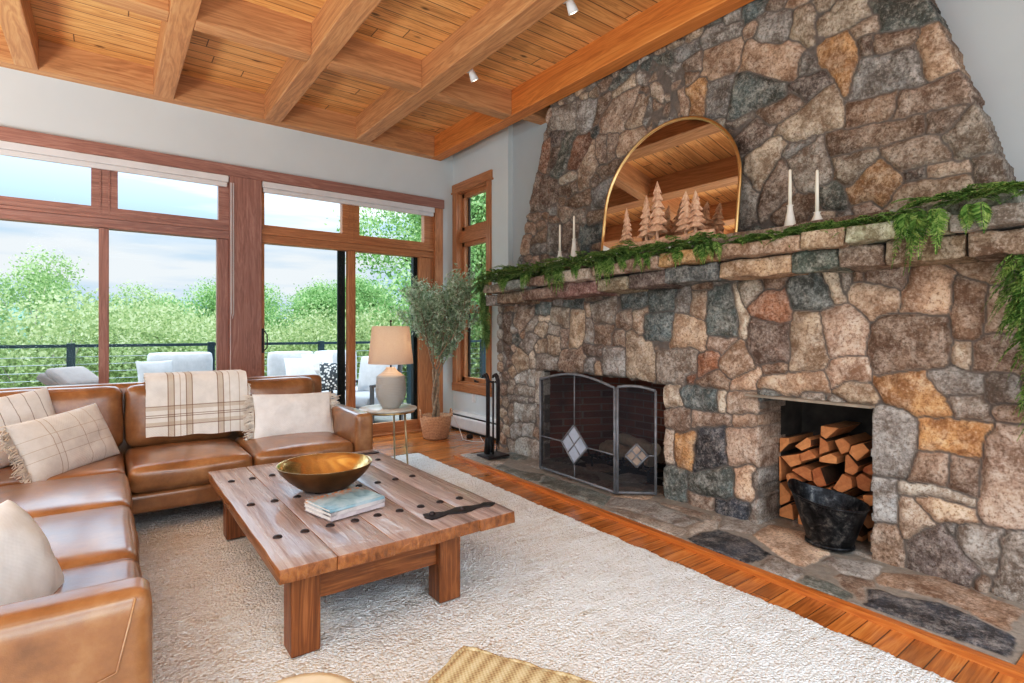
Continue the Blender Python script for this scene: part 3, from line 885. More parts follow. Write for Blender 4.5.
# mantel: two courses of slabs and a raised back ledge
def slab_obj(name, spans, x0, x1, zf, seed, codes, hh, rag=.012):
    """rough stones in a row along y: list of (y0,y1,z0,z1)"""
    V = []; F = []; C = []; I = []
    r = random.Random(seed)
    for (y0, y1, z0, z1), code in zip(spans, codes):
        bm = bmesh.new(); bmesh.ops.create_cube(bm, size=1)
        dx = r.uniform(-.012, .02)
        bmesh.ops.scale(bm, vec=(x1-x0+dx, y1-y0-.006, z1-z0-.006), verts=bm.verts)
        bmesh.ops.bevel(bm, geom=list(bm.edges), offset=.014, segments=2, affect='EDGES', profile=.6)
        bmesh.ops.subdivide_edges(bm, edges=[e for e in bm.edges if e.calc_length() > .06], cuts=7, use_grid_fill=True)
        bmesh.ops.translate(bm, vec=((x0+x1-dx)/2, (y0+y1)/2, (z0+z1)/2), verts=bm.verts)
        n0 = len(V); sd = r.random()*50
        for v in bm.verts:
            p = v.co; q = Vector((p.x*6+sd, p.y*6, p.z*9))
            nn = Vector((mnoise.noise(q), mnoise.noise(q+Vector((9,0,0)))*.5, mnoise.noise(q+Vector((0,9,0)))))*rag*1.6
            nn += Vector((mnoise.noise(q*4), 0, mnoise.noise(q*4+Vector((5,5,5)))))*rag*.6
            V.append(p+nn)
        bm.verts.index_update()
        F += [[v.index+n0 for v in f.verts] for f in bm.faces]; c = lin(tuple(k*(1+(r.random()-.5)*.12) for k in STC[code]))
        C += [c]*len(bm.verts); I += [(1, r.random(), 0)]*0; rn = r.random(); I += [(1, rn, 0)]*len(bm.verts)
        bm.free()
    me = bpy.data.meshes.new(name); me.from_pydata(V, [], F)
    for nm, arr in (('stone', C), ('info', I)):
        at = me.attributes.new(nm, 'FLOAT_COLOR', 'POINT'); at.data.foreach_set('color', np.concatenate([np.array(arr), np.ones((len(arr), 1))], 1).astype(np.float32).ravel())
    return link(name, me, M['stone'], smooth=True)
ys = [.40,.80,1.235,1.47,2.02,2.45,2.78,3.12,3.5,3.95,4.3,4.68]
codes = ['g','l','p','t','o','p','t','l','b','g','b']
top = [(a, b, 1.765-.006*i, 1.858-.006*i*.6) for i, (a, b) in enumerate(zip(ys, ys[1:]))]
top = [(a, b, 1.765-.012*max(0, i-4), 1.857-.011*max(0, i-4)) for i, (a, b) in enumerate(zip(ys, ys[1:]))]
m1 = struct(slab_obj('mantel_slab_wall', top, 3.13, 3.62, 0, 3, [codes[i] for i in range(11)], 0)); m1.name = 'trim_mantel_top'
ys2 = [.42,.75,1.08,1.30,1.56,2.03,2.45,2.80,3.12,3.62,4.12,4.55,4.74]
c2 = ['b','b','b','n','p','n','d','t','b','b','b','g']
cor = [(a, b, 1.645-.012*max(0, i-5), 1.765-.013*max(0, i-5)) for i, (a, b) in enumerate(zip(ys2, ys2[1:]))]
m2 = struct(slab_obj('trim_mantel_corbel', cor, 3.21, 3.62, 0, 5, c2, 0))
ys3 = [.60,1.1,1.6,2.2,2.75,3.3,3.8,4.3,4.66]
bk = [(a, b, 1.80, 1.955) for a, b in zip(ys3, ys3[1:])]
m3 = struct(slab_obj('trim_mantel_ledge', bk, 3.30, 3.66, 0, 8, ['g','b','t','g','b','t','g','b'], 0, rag=.006))
mc = MB(); mc.box(3.26, 3.62, .45, 4.6, 1.66, 1.80); mc.box(3.47, 3.62, .42, 4.78, 1.50, 1.66)
struct(mc.build('trim_mantel_mortar', plain('dark_mortar', (70,62,56), .9, var=.2, bump=.4), fix=False))

# hearth flags
def in_hearth(U, V):
    return (V > 2.785+(U-.55)*.032) & (V < 4.3) & (U < 4.80) & (U > .50)
he = masonry('floor_hearth', HE, .48, 4.84, 2.76, 4.3, .010, in_hearth,
             lambda U, V, h: (V, U, .024+h), M['hearth'], relief=.012, mortar=.012, bright=1.2, seed=31, fill='gtgbyn', fillr=.16, flat=.9,
             skirt=lambda p, f: np.stack([p[:, 0], p[:, 1], p[:, 2]*(1-f)-.01*f], 1))
struct(he)
# wooden border strip around the hearth
b = MB(); L = 4.37
def bord(y): return 2.775+(y-.55)*.032
b.add([(bord(.47)-.045,.455,0),(bord(.47)-.045,.455,.03),(bord(4.84)-.045,4.845,.03),(bord(4.84)-.045,4.845,0),
       (bord(.47),.50,0),(bord(.47),.50,.03),(bord(4.84),4.80,.03),(bord(4.84),4.80,0)],
      [(0,1,2,3),(1,5,6,2),(4,7,6,5)])
b.add([(bord(.47)-.045,.455,0),(bord(.47)-.045,.455,.03),(3.6,.455,.03),(3.6,.455,0),(bord(.47),.50,.03),(3.6,.50,.03)],[(0,3,2,1),(1,2,5,4)])
b.add([(bord(4.8)-.045,4.845,0),(bord(4.8)-.045,4.845,.03),(3.8,4.845,.03),(3.8,4.845,0),(bord(4.8),4.80,.03),(3.8,4.80,.03)],[(0,1,2,3),(1,4,5,2)])
o = struct(b.build('trim_%d' % tn, M['border'])); tn += 1
# ================================================================ FURNITURE
def leather():
    t = NT('tan_leather'); v = t.coord()
    n1 = t.noise(v, 2.2, 5, .6, .5); n2 = t.noise(v, 9, 5, .65)
    f = t.math('ADD', t.math('MULTIPLY', n1, .6), t.math('MULTIPLY', n2, .4))
    c = t.ramp(f, [(.32, (104,68,40)), (.5, (146,100,60)), (.66, (178,132,88))])
    vo = t.n('ShaderNodeTexVoronoi'); vo.inputs['Scale'].default_value = 320; t.l(v, vo.inputs['Vector'])
    h = t.math('ADD', t.math('MULTIPLY', vo.outputs['Distance'], .25), t.math('MULTIPLY', t.noise(v, 14, 4, .6, 1.0), 1.6))
    t.bump(h, .14, .006)
    t.b.inputs['Coat Roughness'].default_value = .22
    return t.fin(c, t.ramp(n2, [(.3, .30), (.7, .42)]), 0, .8)
M['leather'] = leather()
M['dkwood'] = plain('dark_leg_wood', (52,34,24), .5)
sofa = thing('sectional_sofa', 'tan leather L-shaped sectional sofa facing the coffee table', 'sofa', (0,0,0))
L = M['leather']
SO = Vector((0,0,0))
# bases
cushion('base', L, (.84,4.66,.205), (1.56,1.0,.13), .03, parent=sofa)
cushion('base', L, (-.40,2.98,.205), (1.0,2.42,.13), .03, parent=sofa)
# seat cushions: back row
for i, (a, b) in enumerate(((.10,.835),(.835,1.57))):
    cushion('seat_cushion', L, ((a+b)/2,4.56,.355), (b-a-.006,.82,.17), .05, (0,.012,.028), sofa, wr=.004, seed=i)
cushion('seat_cushion', L, (-.38,4.56,.355), (.95,.82,.17), .05, (0,.0,.02), sofa, wr=.004, seed=4)
for i, (a, b) in enumerate(((3.36,4.145),(2.57,3.36),(1.87,2.57))):
    cushion('seat_cushion', L, (-.365,(a+b)/2,.355), (.93,b-a-.006,.17), .05, (.012,0,.03), sofa, wr=.004, seed=7+i)
# back row: frame and cushions
cushion('back_frame', L, (.45,5.12,.515), (2.30,.14,.79), .05, parent=sofa)
for i, (a, b) in enumerate(((-.75,.10),(.10,.835),(.835,1.50))):
    cushion('back_cushion', L, ((a+b)/2,4.985,.665), (b-a-.008,.20,.47), .075, (0,.03,.0), sofa, rot=(math.radians(-7),0,0), wr=.006, seed=20+i)
cushion('back_frame', L, (-.93,3.2,.50), (.14,3.9,.70), .05, parent=sofa)
for i, (a, b) in enumerate(((3.36,4.4),(2.57,3.36),(1.87,2.57))):
    cushion('back_cushion', L, (-.83,(a+b)/2,.66), (.20,b-a-.008,.46), .075, (.03,0,.0), sofa, wr=.006, seed=30+i)
# arms
cushion('arm', L, (1.64,4.64,.395), (.145,1.02,.51), .035, (0,0,.006), sofa, wr=.002)
arm = cushion('arm', L, (-.40,1.805,.38), (1.0,.145,.47), .04, (0,0,.006), sofa, wr=.003)
st = MB(); st.tube([(-.85,1.731,.35),(-.30,1.729,.35),(-.05,1.729,.40),(.02,1.729,.42),(.06,1.73,.6)], .003, 6)
st.build('seam', L, None, True); _s = bpy.data.objects['seam']; _s.parent = arm; _s.matrix_parent_inverse = Matrix.Translation(-arm.location)
for x, y in ((1.62,4.22),(1.62,5.05),(.02,4.25),(.0,1.83),(-.85,1.83),(-.85,5.05)):
    MB().box(x-.03, x+.03, y-.03, y+.03, 0.02, .145, bev=.006).build('leg', M['dkwood'], sofa, fix=False)

# fabrics ------------------------------------------------------------------
def fabric(name, c, stripes=None, scale=350, dark=None, bumps=.25, axis=(0,1)):
    t = NT(name); tc = t.n('ShaderNodeTexCoord'); sp = t.n('ShaderNodeSeparateXYZ'); t.l(tc.outputs['Object'], sp.inputs[0])
    v = tc.outputs['Object']
    n = t.noise(v, 14, 4); col = t.ramp(n, [(.3, tuple(x*.93 for x in c)), (.7, c)])
    for ax, pos, w, cc, amt in (stripes or []):
        for p in pos:
            d = t.math('ABSOLUTE', t.math('SUBTRACT', sp.outputs[ax], p))
            q = t.n('ShaderNodeMapRange'); t.l(d, q.inputs[0]); q.inputs[1].default_value = w*.8; q.inputs[2].default_value = w; q.inputs[3].default_value = amt; q.inputs[4].default_value = 0
            col = t.mix(q.outputs[0], col, cc)
    wv = t.math('MULTIPLY', t.math('SINE', t.math('MULTIPLY', sp.outputs[axis[0]], scale)), t.math('SINE', t.math('MULTIPLY', sp.outputs[axis[1]], scale)))
    t.bump(wv, bumps, .003)
    return t.fin(col, .9, spec=.2)
M['cream'] = fabric('cream_cotton', (246,242,236))
M['cream_check'] = fabric('cream_check_cotton', (242,238,232), [(0, [-.17,-.13,.06,.18], .0022, (168,150,130), .8), (1, [-.06,.0,.07], .0018, (178,160,140), .6)])
M['cream_tick'] = fabric('cream_stitched_cotton', (238,236,233), [(0, [-.16,-.08,.0,.08,.16], .003, (110,104,100), .7)])
M['white_pillow'] = fabric('soft_white_cotton', (242,243,242), bumps=.08)
M['throw'] = fabric('plaid_throw', (246,241,232),
    [(0, [-.185,-.065,.15], .022, (176,156,130), .5), (0, [-.205,-.165,-.085,-.045,.13,.17], .004, (120,92,66), .7), (0, [-.125,.215,.285], .0035, (160,136,112), .6),
     (2, [-.20,-.315], .016, (176,156,130), .45), (2, [-.185,-.25,-.265,-.33], .004, (120,92,66), .65)], axis=(0,2))
M['fringe'] = plain('fringe_yarn', (226,218,206), .9, var=.1)

def fringe(parent, x, h, n, length, m, amp=.02, seed=0, side=1):
    r = random.Random(seed); b = MB()
    for i in range(n):
        y = -h/2+h*(i+.5)/n; l = length*(.7+.5*r.random()); dy = r.uniform(-.5,.5)*amp*2
        b.tube([(x,y,0),(x+side*l*.5,y+dy*.4,r.uniform(-1,1)*amp),(x+side*l,y+dy-.01,r.uniform(-1,1)*amp)], [.004,.005,.0025], 5, cap=False)
    return b.build('fringe', m, parent, True)
# right lumbar pillow with fringe
def pillow(label, m, w, h, t, mat4, seed=0, fr=0, frs=(-1,1), pinch=.05):
    o = link('throw_pillow', pillow_mesh('throw_pillow', w, h, t, seed=seed, pinch=pinch), m, smooth=True)
    o.matrix_world = mat4; tag(o, label, 'pillow')
    for s in frs if fr else ():
        fringe(o, s*w/2*.97, h*.92, int(h*120), fr, M['fringe'], seed=seed+s, side=s)
        fringe(o, s*w/2*.97, h*.92, int(h*90), fr*1.1, M['fringe'], amp=.035, seed=seed+s+9, side=s)
    return o
pillow('cream rectangular lumbar pillow with knotted fringe ends on the right seat', M['cream'], .64, .375, .13,
       basis((1.255,4.72,.605), (1,0,-.03), (0,.30,1)), 1, fr=.07)
# left pillows in the corner
pillow('front cream checked lumbar pillow with fringe, resting in the sofa corner', M['cream_check'], .70, .39, .16,
       basis((-.20,4.44,.605), (.58,.80,.06), (-.42,.12,.95)), 2, fr=.06, frs=(-1,))
pillow('grey stitched cream square pillow propped behind the checked pillow', M['cream_tick'], .50, .46, .14,
       basis((-.47,4.70,.68), (.9,.62,.12), (-.3,.25,1)), 3, fr=.05, frs=(-1,))
pillow('large plain off-white pillow at the near left edge of the sofa', M['white_pillow'], .54, .38, .24,
       basis((-.29,2.22,.555), (.35,1,.0), (-.45,.0,1)), 4, pinch=.02)
# plaid throw over the back
def throw():
    x0, x1 = -.345, .345; P = [(-.20,-.41),(-.185,-.25),(-.165,-.08),(-.15,-.02),(-.12,.018),(-.05,.03),(.08,.03),(.115,.01),(.13,-.05),(.14,-.2),(.145,-.35)]
    V = []; F = []; n = 24
    # resample
    pts = []
    for i in range(len(P)-1):
        for k in range(4): pts.append((P[i][0]+(P[i+1][0]-P[i][0])*k/4, P[i][1]+(P[i+1][1]-P[i][1])*k/4))
    pts.append(P[-1]); m = len(pts)
    for s in (0, 1):
        for j, (y, z) in enumerate(pts):
            for i in range(n+1):
                x = x0+(x1-x0)*i/n
                q = mnoise.noise(Vector((x*4, j*.12, 1)))*.012+mnoise.noise(Vector((x*11, j*.3, 4)))*.004
                a = max(0, min(1, j/m)); dy = -.022*(1-s) if j < m*.55 else .022*(1-s); dz = .022*(1-s)*(1 if m*.25 < j < m*.7 else 0)
                if j < m*.55: pass
                lo = .015*math.sin(i*.7)*(1 if j < 3 else 0)
                V.append((x+.006*mnoise.noise(Vector((3, j*.3, i))), y+dy-abs(q)*(1 if j < m/2 else -1), z+dz+lo*.3-(x+.2)*.03*(j < 14)))
    N = (n+1)*m
    for j in range(m-1):
        for i in range(n):
            a = j*(n+1)+i; F.append((a, a+1, a+n+2, a+n+1)); b = a+N; F.append((b+n+1, b+n+2, b+1, b))
    for i in range(n): F.append((i, i+N, i+1+N, i+1)); a = (m-1)*(n+1)+i; F.append((a, a+1, a+1+N, a+N))
    for j in range(m-1):
        a = j*(n+1); F.append((a, a+n+1, a+n+1+N, a+N)); a += n; F.append((a, a+N, a+n+1+N, a+n+1))
    me = bpy.data.meshes.new('throw_blanket'); me.from_pydata(V, [], F)
    bm = bmesh.new(); bm.from_mesh(me); bmesh.ops.recalc_face_normals(bm, faces=bm.faces); bm.to_mesh(me); bm.free()
    o = link('throw_blanket', me, M['throw']); autosmooth(o, 60); o.location = (.575,5.03,.925)
    tag(o, 'cream plaid throw blanket folded over the sofa back', 'blanket')
    b = MB(); r = random.Random(4)
    for i in range(70):
        y = -.225; z = -.41+.37*i/70
        for s in (-1,): b.tube([(.345,y+.02*(i % 2),z),(.355+.01*r.random(),y-.004,z-.004)], .002, 4, cap=False)
    b.build('fringe', M['throw'], o)
throw()

# coffee table --------------------------------------------------------------
ct = thing('coffee_table', 'rustic weathered wood coffee table with black iron studs', 'table', (0,0,0))
TX0, TX1, TY0, TY1, TZ = .515, 1.625, 2.14, 3.92, .41
def rough_board(b, x0, x1, y0, y1, z0, z1, seed, amp=.004):
    bm = bmesh.new(); bmesh.ops.create_cube(bm, size=1)
    bmesh.ops.scale(bm, vec=(x1-x0, y1-y0, z1-z0), verts=bm.verts)
    bmesh.ops.bevel(bm, geom=list(bm.edges), offset=.004, segments=2, affect='EDGES', profile=.5)
    bmesh.ops.subdivide_edges(bm, edges=[e for e in bm.edges if e.calc_length() > .3], cuts=14, use_grid_fill=True)
    bmesh.ops.translate(bm, vec=((x0+x1)/2, (y0+y1)/2, (z0+z1)/2), verts=bm.verts)
    V = []
    for v in bm.verts:
        p = v.co; e = 1.0 if min(abs(p.y-y0), abs(p.y-y1)) < .02 or min(abs(p.x-x0), abs(p.x-x1)) < .012 else .3
        q = Vector((p.x*9, p.y*9, p.z*9+seed)); V.append(p+Vector((mnoise.noise(q), mnoise.noise(q+Vector((7,0,0)))*2, mnoise.noise(q+Vector((0,7,0)))*.6))*amp*e)
    bm.verts.index_update(); b.add(V, [[v.index for v in f.verts] for f in bm.faces]); bm.free()
def weathered():
    t = NT('weathered_tabletop'); tc = t.n('ShaderNodeTexCoord'); geo = t.n('ShaderNodeNewGeometry'); v = tc.outputs['Object']
    mp = t.n('ShaderNodeMapping'); mp.inputs['Scale'].default_value = (60, 2.0, 30); t.l(v, mp.inputs[0])
    n1 = t.noise(mp.outputs[0], 1, 5, .65, .5)
    mp2 = t.n('ShaderNodeMapping'); mp2.inputs['Scale'].default_value = (12, .8, 12); t.l(v, mp2.inputs[0])
    n2 = t.noise(mp2.outputs[0], 1, 4, .6, .8)
    sp = t.n('ShaderNodeSeparateXYZ'); t.l(geo.outputs['Normal'], sp.inputs[0])
    f = t.math('ADD', t.math('MULTIPLY', n1, .55), t.math('MULTIPLY', n2, .45))
    top = t.ramp(f, [(.3, (108,88,82)), (.48, (162,142,134)), (.62, (192,178,172))])
    side = t.ramp(f, [(.3, (78,42,22)), (.5, (144,90,50)), (.68, (184,128,80))])
    k = t.ramp(sp.outputs[2], [(.4, 0.0), (.9, 1.0)])
    t.bump(n1, .6, .005)
    return t.fin(t.mix(k, side, top), t.ramp(n1, [(.3, .42), (.6, .26)]), 0, .2)
M['tabletop'] = weathered()
b = MB(); edges = [TX0,.735,.98,1.2,1.42,TX1]
for i, (a, c) in enumerate(zip(edges, edges[1:])):
    rough_board(b, a+.0006, c-.0006, TY0+.006*math.sin(i*5), TY1-.008*math.sin(i*3), TZ-.058, TZ, i*5)
o = b.build('tabletop', M['tabletop'], ct, fix=False); autosmooth(o, 50); ttop = o
b = MB(); rough_board(b, .70, 1.25, 2.27, 2.31, .20, .352, 3); b.build('apron', M['rustic_x'], ct, fix=False)
b = MB(); rough_board(b, .70, 1.25, 3.74, 3.78, .20, .352, 4); b.build('apron', M['rustic_x'], ct, fix=False)
b = MB(); rough_board(b, .615, .65, 2.3, 3.75, .20, .352, 3); b.build('apron', M['rustic_y'], ct, fix=False)
b = MB(); rough_board(b, 1.32, 1.355, 2.3, 3.75, .20, .352, 4)
b.build('apron', M['rustic_y'], ct, fix=False)
for x, y in ((.575,2.205),(1.25,2.235),(.585,3.70),(1.25,3.70)):
    MB().box(x, x+.115, y, y+.115, .022, .352, bev=.007).build('leg', M['rustic_z'], ct, fix=False)
def stud(x, y):
    b = MB(); b.lathe([(.0001,.010),(.010,.009),(.017,.006),(.0205,.0),(.0205,-.004)], (0,0,0), 12, 1.0, 1.1)
    return b
sm = stud(0,0).mesh('stud')
for r_, y in enumerate((2.49, 3.035, 3.575)):
    for i in range(9):
        x = .592+.1145*i
        if r_ == 0 and i > 8: continue
        o = link('stud', sm, None, ttop, True)
        if not sm.materials: sm.materials.append(M['iron'])
        o.location = (x, y+random.uniform(-.006,.006), TZ)
for yy in (2.31, 3.80):
    b = MB(); out = [(1.215,.0),(1.228,.030),(1.26,.028),(1.29,.022),(1.33,.012),(1.37,.020),(1.41,.030),(1.45,.026),(1.49,.014),(1.53,.012),(1.56,.022),(1.585,.016),(1.612,.0)]
    poly = [(a, w_) for a, w_ in out]+[(a, -w_) for a, w_ in out[-2:0:-1]]
    b.prism(poly, lambda a, w_, q: Vector((a, yy+.03*(1.41-a)/.2*.3+w_*1.45, q)), TZ-.002, TZ+.007)
    b.lathe([(.0001,.018),(.010,.016),(.015,.008),(.015,0)], (1.26,yy+.02,TZ+.003), 12)
    b.lathe([(.0001,.014),(.008,.012),(.012,.006),(.012,0)], (1.42,yy,TZ+.003), 12)
    b.build('iron_strap', M['iron'], ttop)

# bowl ----------------------------------------------------------------------
BO, = (MB(),)
prof_o = [(.0001,.0),(.10,.0),(.115,.006),(.15,.03),(.19,.065),(.225,.105),(.243,.14)]
prof_i = [(.243,.144),(.238,.144),(.218,.105),(.18,.066),(.14,.034),(.10,.014),(.0001,.010)]
bw = thing('brass_bowl', 'wide shallow brass bowl on the coffee table', 'bowl', (.995,3.10,TZ+.003))
def bowl_mat():
    t = NT('hammered_gold'); v = t.coord(); n = t.noise(v, 6, 3)
    return t.fin(t.ramp(n, [(.35, (206,170,104)), (.65, (232,204,146))]), .2, .9)
o = MB().lathe(prof_i, n=64).build('inside', bowl_mat(), bw, True)
o = MB().lathe(prof_o+[(.243,.144)], n=64).build('outside', plain('bowl_outer_bronze', (120,92,58), .35, .85, var=.2, scale=6), bw, True)
bw.scale = (1.06,1.06,1.0)
# books ---------------------------------------------------------------------
def cover_mat(nm, c1, c2, c3):
    t = NT(nm); v = t.coord(); n = t.noise(v, 7, 4, .6, .8); n2 = t.noise(v, 22, 4, .7)
    c = t.ramp(n, [(.35, c1), (.5, c2), (.62, c3)])
    if nm == 'coastal_cover':
        sp = t.n('ShaderNodeSeparateXYZ'); t.l(v, sp.inputs[0])
        q = t.n('ShaderNodeMapRange'); t.l(sp.outputs[1], q.inputs[0]); q.inputs[1].default_value = .03; q.inputs[2].default_value = .10
        c = t.mix(t.math('MULTIPLY', q.outputs[0], t.ramp(t.noise(v, 45, 4, .7), [(.45, 0.0), (.55, 1.0)])), c, (196,124,62))
    return t.fin(c, .3, coat=.2)
pg = plain('book_pages', (222,214,204), .8, var=.05, scale=60)
bd = [(.0, .245,.30,.020, (150,140,142),(206,196,196),(186,176,178), 'lower magazine with a pale worn cover under the blue book on the coffee table', .0),
      (.021, .245,.305,.018, (70,64,66),(196,190,188),(214,206,202), 'middle book with a light spine between the two magazines', .02),
      (.040, .245,.30,.014, (96,136,150),(150,182,192),(178,198,204), 'blue-grey coastal picture book on top of the small book stack', -.015)]
for dz, w_, l_, h_, c1, c2, c3, lab, rz in bd:
    t = thing('book', lab, 'book', (.955,2.675,TZ+.006+dz), math.radians(12)+rz, 'books stacked on the coffee table')
    MB().box(-l_/2+.004, l_/2-.004, -w_/2+.004, w_/2-.004, .002, h_-.002).build('pages', pg, t, fix=False)
    cm = cover_mat('coastal_cover' if dz > .03 else 'book_cover', c1, c2, c3)
    b = MB(); b.box(-l_/2, l_/2, -w_/2, w_/2, h_-.0025, h_); b.box(-l_/2, l_/2, -w_/2, w_/2, 0, .0025); b.box(-l_/2, l_/2, -w_/2-.002, -w_/2+.002, 0, h_)
    b.build('cover', cm, t, fix=False)
# rug -----------------------------------------------------------------------
def rug():
    t = NT('cream_loop_rug')
    tc = t.n('ShaderNodeTexCoord'); v = tc.outputs['Object']
    mp = t.n('ShaderNodeMapping'); mp.inputs['Scale'].default_value = (3, 22, 1); t.l(v, mp.inputs[0])
    n1 = t.noise(mp.outputs[0], 1.4, 4, .6); n2 = t.noise(v, 90, 3, .6); n3 = t.noise(v, 1.3, 2)
    c = t.ramp(t.math('ADD', t.math('MULTIPLY', n1, .6), t.math('MULTIPLY', n2, .4)), [(.32, (206,200,188)), (.40, (236,238,234)), (.55, (248,252,252))])
    c = t.mix(t.math('MULTIPLY', t.ramp(n3, [(.42, .0), (.6, 1.0)]), .22), c, (212,204,196))
    vo = t.n('ShaderNodeTexVoronoi'); vo.inputs['Scale'].default_value = 1; mp2 = t.n('ShaderNodeMapping'); mp2.inputs['Scale'].default_value = (80, 95, 40); t.l(v, mp2.inputs[0]); t.l(mp2.outputs[0], vo.inputs['Vector'])
    dk = t.ramp(vo.outputs['Distance'], [(.5, 0.0), (.9, .32)])
    c = t.mix(dk, c, (176,166,156))
    t.bump(t.math('SUBTRACT', 1.0, vo.outputs['Distance']), .8, .012)
    m = t.fin(c, .95, spec=.1)
    nu, nv = 360, 520
    x0, x1, y0, y1 = -1.2, 2.62, .2, 5.22
    U, V = np.meshgrid(np.linspace(x0, 1, nu)*0+np.linspace(0, 1, nu), np.linspace(0, 1, nv), indexing='ij')
    Y = y0+V*(y1-y0); X = x0+U*((2.50+(Y-.59)*.035)-x0)
    X = X+(U > .997)*vnoise(Y, Y*0, .03, 3)*.02; Y = Y+(V > .997)*vnoise(X, X*0, .03, 4)*.02
    rr = np.random.RandomState(5).rand(nu, nv)
    Z = .014+.007*np.abs(np.sin(Y*PI/.021+3*vnoise(X, Y, .1, 1)))*(.4+.6*rr)+.006*vnoise(X, Y, .08, 2)
    edge = np.minimum(np.minimum(U, 1-U)*3.8, np.minimum(V, 1-V)*5)
    Z = Z*np.clip(edge/.012, 0, 1)
    pts = np.stack([X, Y, Z], -1).reshape(-1, 3)
    vid = np.arange(nu*nv).reshape(nu, nv); f = np.stack([vid[:-1,:-1], vid[1:,:-1], vid[1:,1:], vid[:-1,1:]], -1).reshape(-1, 4)
    me = bpy.data.meshes.new('area_rug'); me.vertices.add(len(pts)); me.vertices.foreach_set('co', pts.astype(np.float32).ravel())
    me.loops.add(len(f)*4); me.loops.foreach_set('vertex_index', f.astype(np.int32).ravel()); me.polygons.add(len(f)); me.polygons.foreach_set('loop_start', np.arange(0, len(f)*4, 4, dtype=np.int32))
    me.update(calc_edges=True)
    o = link('area_rug', me, m, smooth=True); tag(o, 'large cream looped wool rug under the coffee table', 'rug')
rug()

# woven pouf and round stool -------------------------------------------------
def jute():
    t = NT('woven_jute'); tc = t.n('ShaderNodeTexCoord'); sp = t.n('ShaderNodeSeparateXYZ'); v = tc.outputs['Object']; t.l(v, sp.inputs[0])
    a = t.math('SINE', t.math('MULTIPLY', sp.outputs[0], 520.0)); b = t.math('SINE', t.math('MULTIPLY', sp.outputs[1], 420.0))
    k = t.math('ADD', t.math('MULTIPLY', t.math('MULTIPLY', a, b), .5), .5)
    rib = t.math('ADD', t.math('MULTIPLY', t.math('SINE', t.math('MULTIPLY', sp.outputs[0], 140.0)), .5), .5)
    f = t.math('ADD', t.math('MULTIPLY', k, .4), t.math('MULTIPLY', rib, .4)); f = t.math('ADD', f, t.math('MULTIPLY', t.noise(v, 40, 3), .3))
    t.bump(f, .5, .006)
    return t.fin(t.ramp(f, [(.2, (148,126,92)), (.5, (190,168,130)), (.8, (212,194,158))]), .85, spec=.2)
J = jute()
pf = thing('woven_pouf', 'square tan woven pouf with a hemmed edge at the bottom of the view', 'pouf', (.745,1.03,.0), math.radians(-61.5))
cushion('body', J, (0,0,.20), (.50,.50,.355), .03, (.005,.005,.012), pf, wr=.004, n=16)
b = MB(); q_ = .243
pp = [(-q_,-q_),(q_,-q_),(q_,q_),(-q_,q_),(-q_,-q_)]; pts = []
for (xa, ya), (xb, yb) in zip(pp, pp[1:]):
    for k in range(12): pts.append((xa+(xb-xa)*k/12, ya+(yb-ya)*k/12, .366+.004*math.sin(k*1.9)))
b.tube(pts+[pts[0]], .010, 6, cap=False); b.build('hem', J, pf, True)
stl = thing('round_stool', 'small pale round stool whose top peeks in at the bottom', 'stool', (.34,1.26,.0))
MB().lathe([(.0001,.452),(.12,.452),(.145,.446),(.152,.43),(.145,.415),(.0001,.41)], n=40).build('seat', plain('pale_ash', (226,204,170), .4, var=.05), stl, True)
for k in range(3):
    a = k*2.094+.5; MB().tube([(.09*math.cos(a),.09*math.sin(a),.42),(.13*math.cos(a),.13*math.sin(a),.02)], [.016,.011]).build('leg', plain('pale_ash_leg', (214,190,154), .45), stl, True)

# side table and lamp --------------------------------------------------------
stb = thing('side_table', 'round light-topped side table with slim brass legs beside the sofa', 'table', (2.13,4.80,0))
MB().lathe([(.0001,.565),(.262,.565),(.27,.572),(.27,.582),(.262,.588),(.0001,.588)], n=48).build('table_top', plain('pale_stone_top', (206,202,192), .25, var=.06, scale=12), stb, True)
MB().lathe([(.23,.545),(.245,.545),(.245,.565),(.23,.565)], n=40).build('ring', M['brass'], stb, True)
for k, a in enumerate((-1.2, .9, 3.0)):
    MB().tube([(.21*math.cos(a),.21*math.sin(a),.56),(.25*math.cos(a),.25*math.sin(a),.02)], [.011,.008]).build('leg', plain('champagne_metal', (196,180,150), .35, .8), stb, True)
lp = thing('table_lamp', 'grey ribbed ceramic table lamp with a linen drum shade', 'lamp', (2.13,4.74,.589))
def lampbody():
    t = NT('ribbed_ceramic'); tc = t.n('ShaderNodeTexCoord'); sp = t.n('ShaderNodeSeparateXYZ'); t.l(tc.outputs['Object'], sp.inputs[0])
    w_ = t.math('SINE', t.math('MULTIPLY', sp.outputs[2], 420.0)); t.bump(w_, .4, .003)
    c = t.ramp(sp.outputs[2], [(.30, (176,172,164)), (.315, (220,190,166))])
    return t.fin(c, .6)
MB().lathe([(.0001,.0),(.078,.0),(.09,.02),(.135,.11),(.142,.16),(.132,.29),(.128,.30),(.065,.345),(.05,.365),(.044,.38),(.0001,.38)], n=40).build('lamp_base', lampbody(), lp, True)
MB().tube([(0,0,.36),(0,0,.80)], .007).lathe([(.0001,.80),(.012,.805),(.01,.82),(.0001,.825)], n=12).build('stem', M['iron'], lp, True)
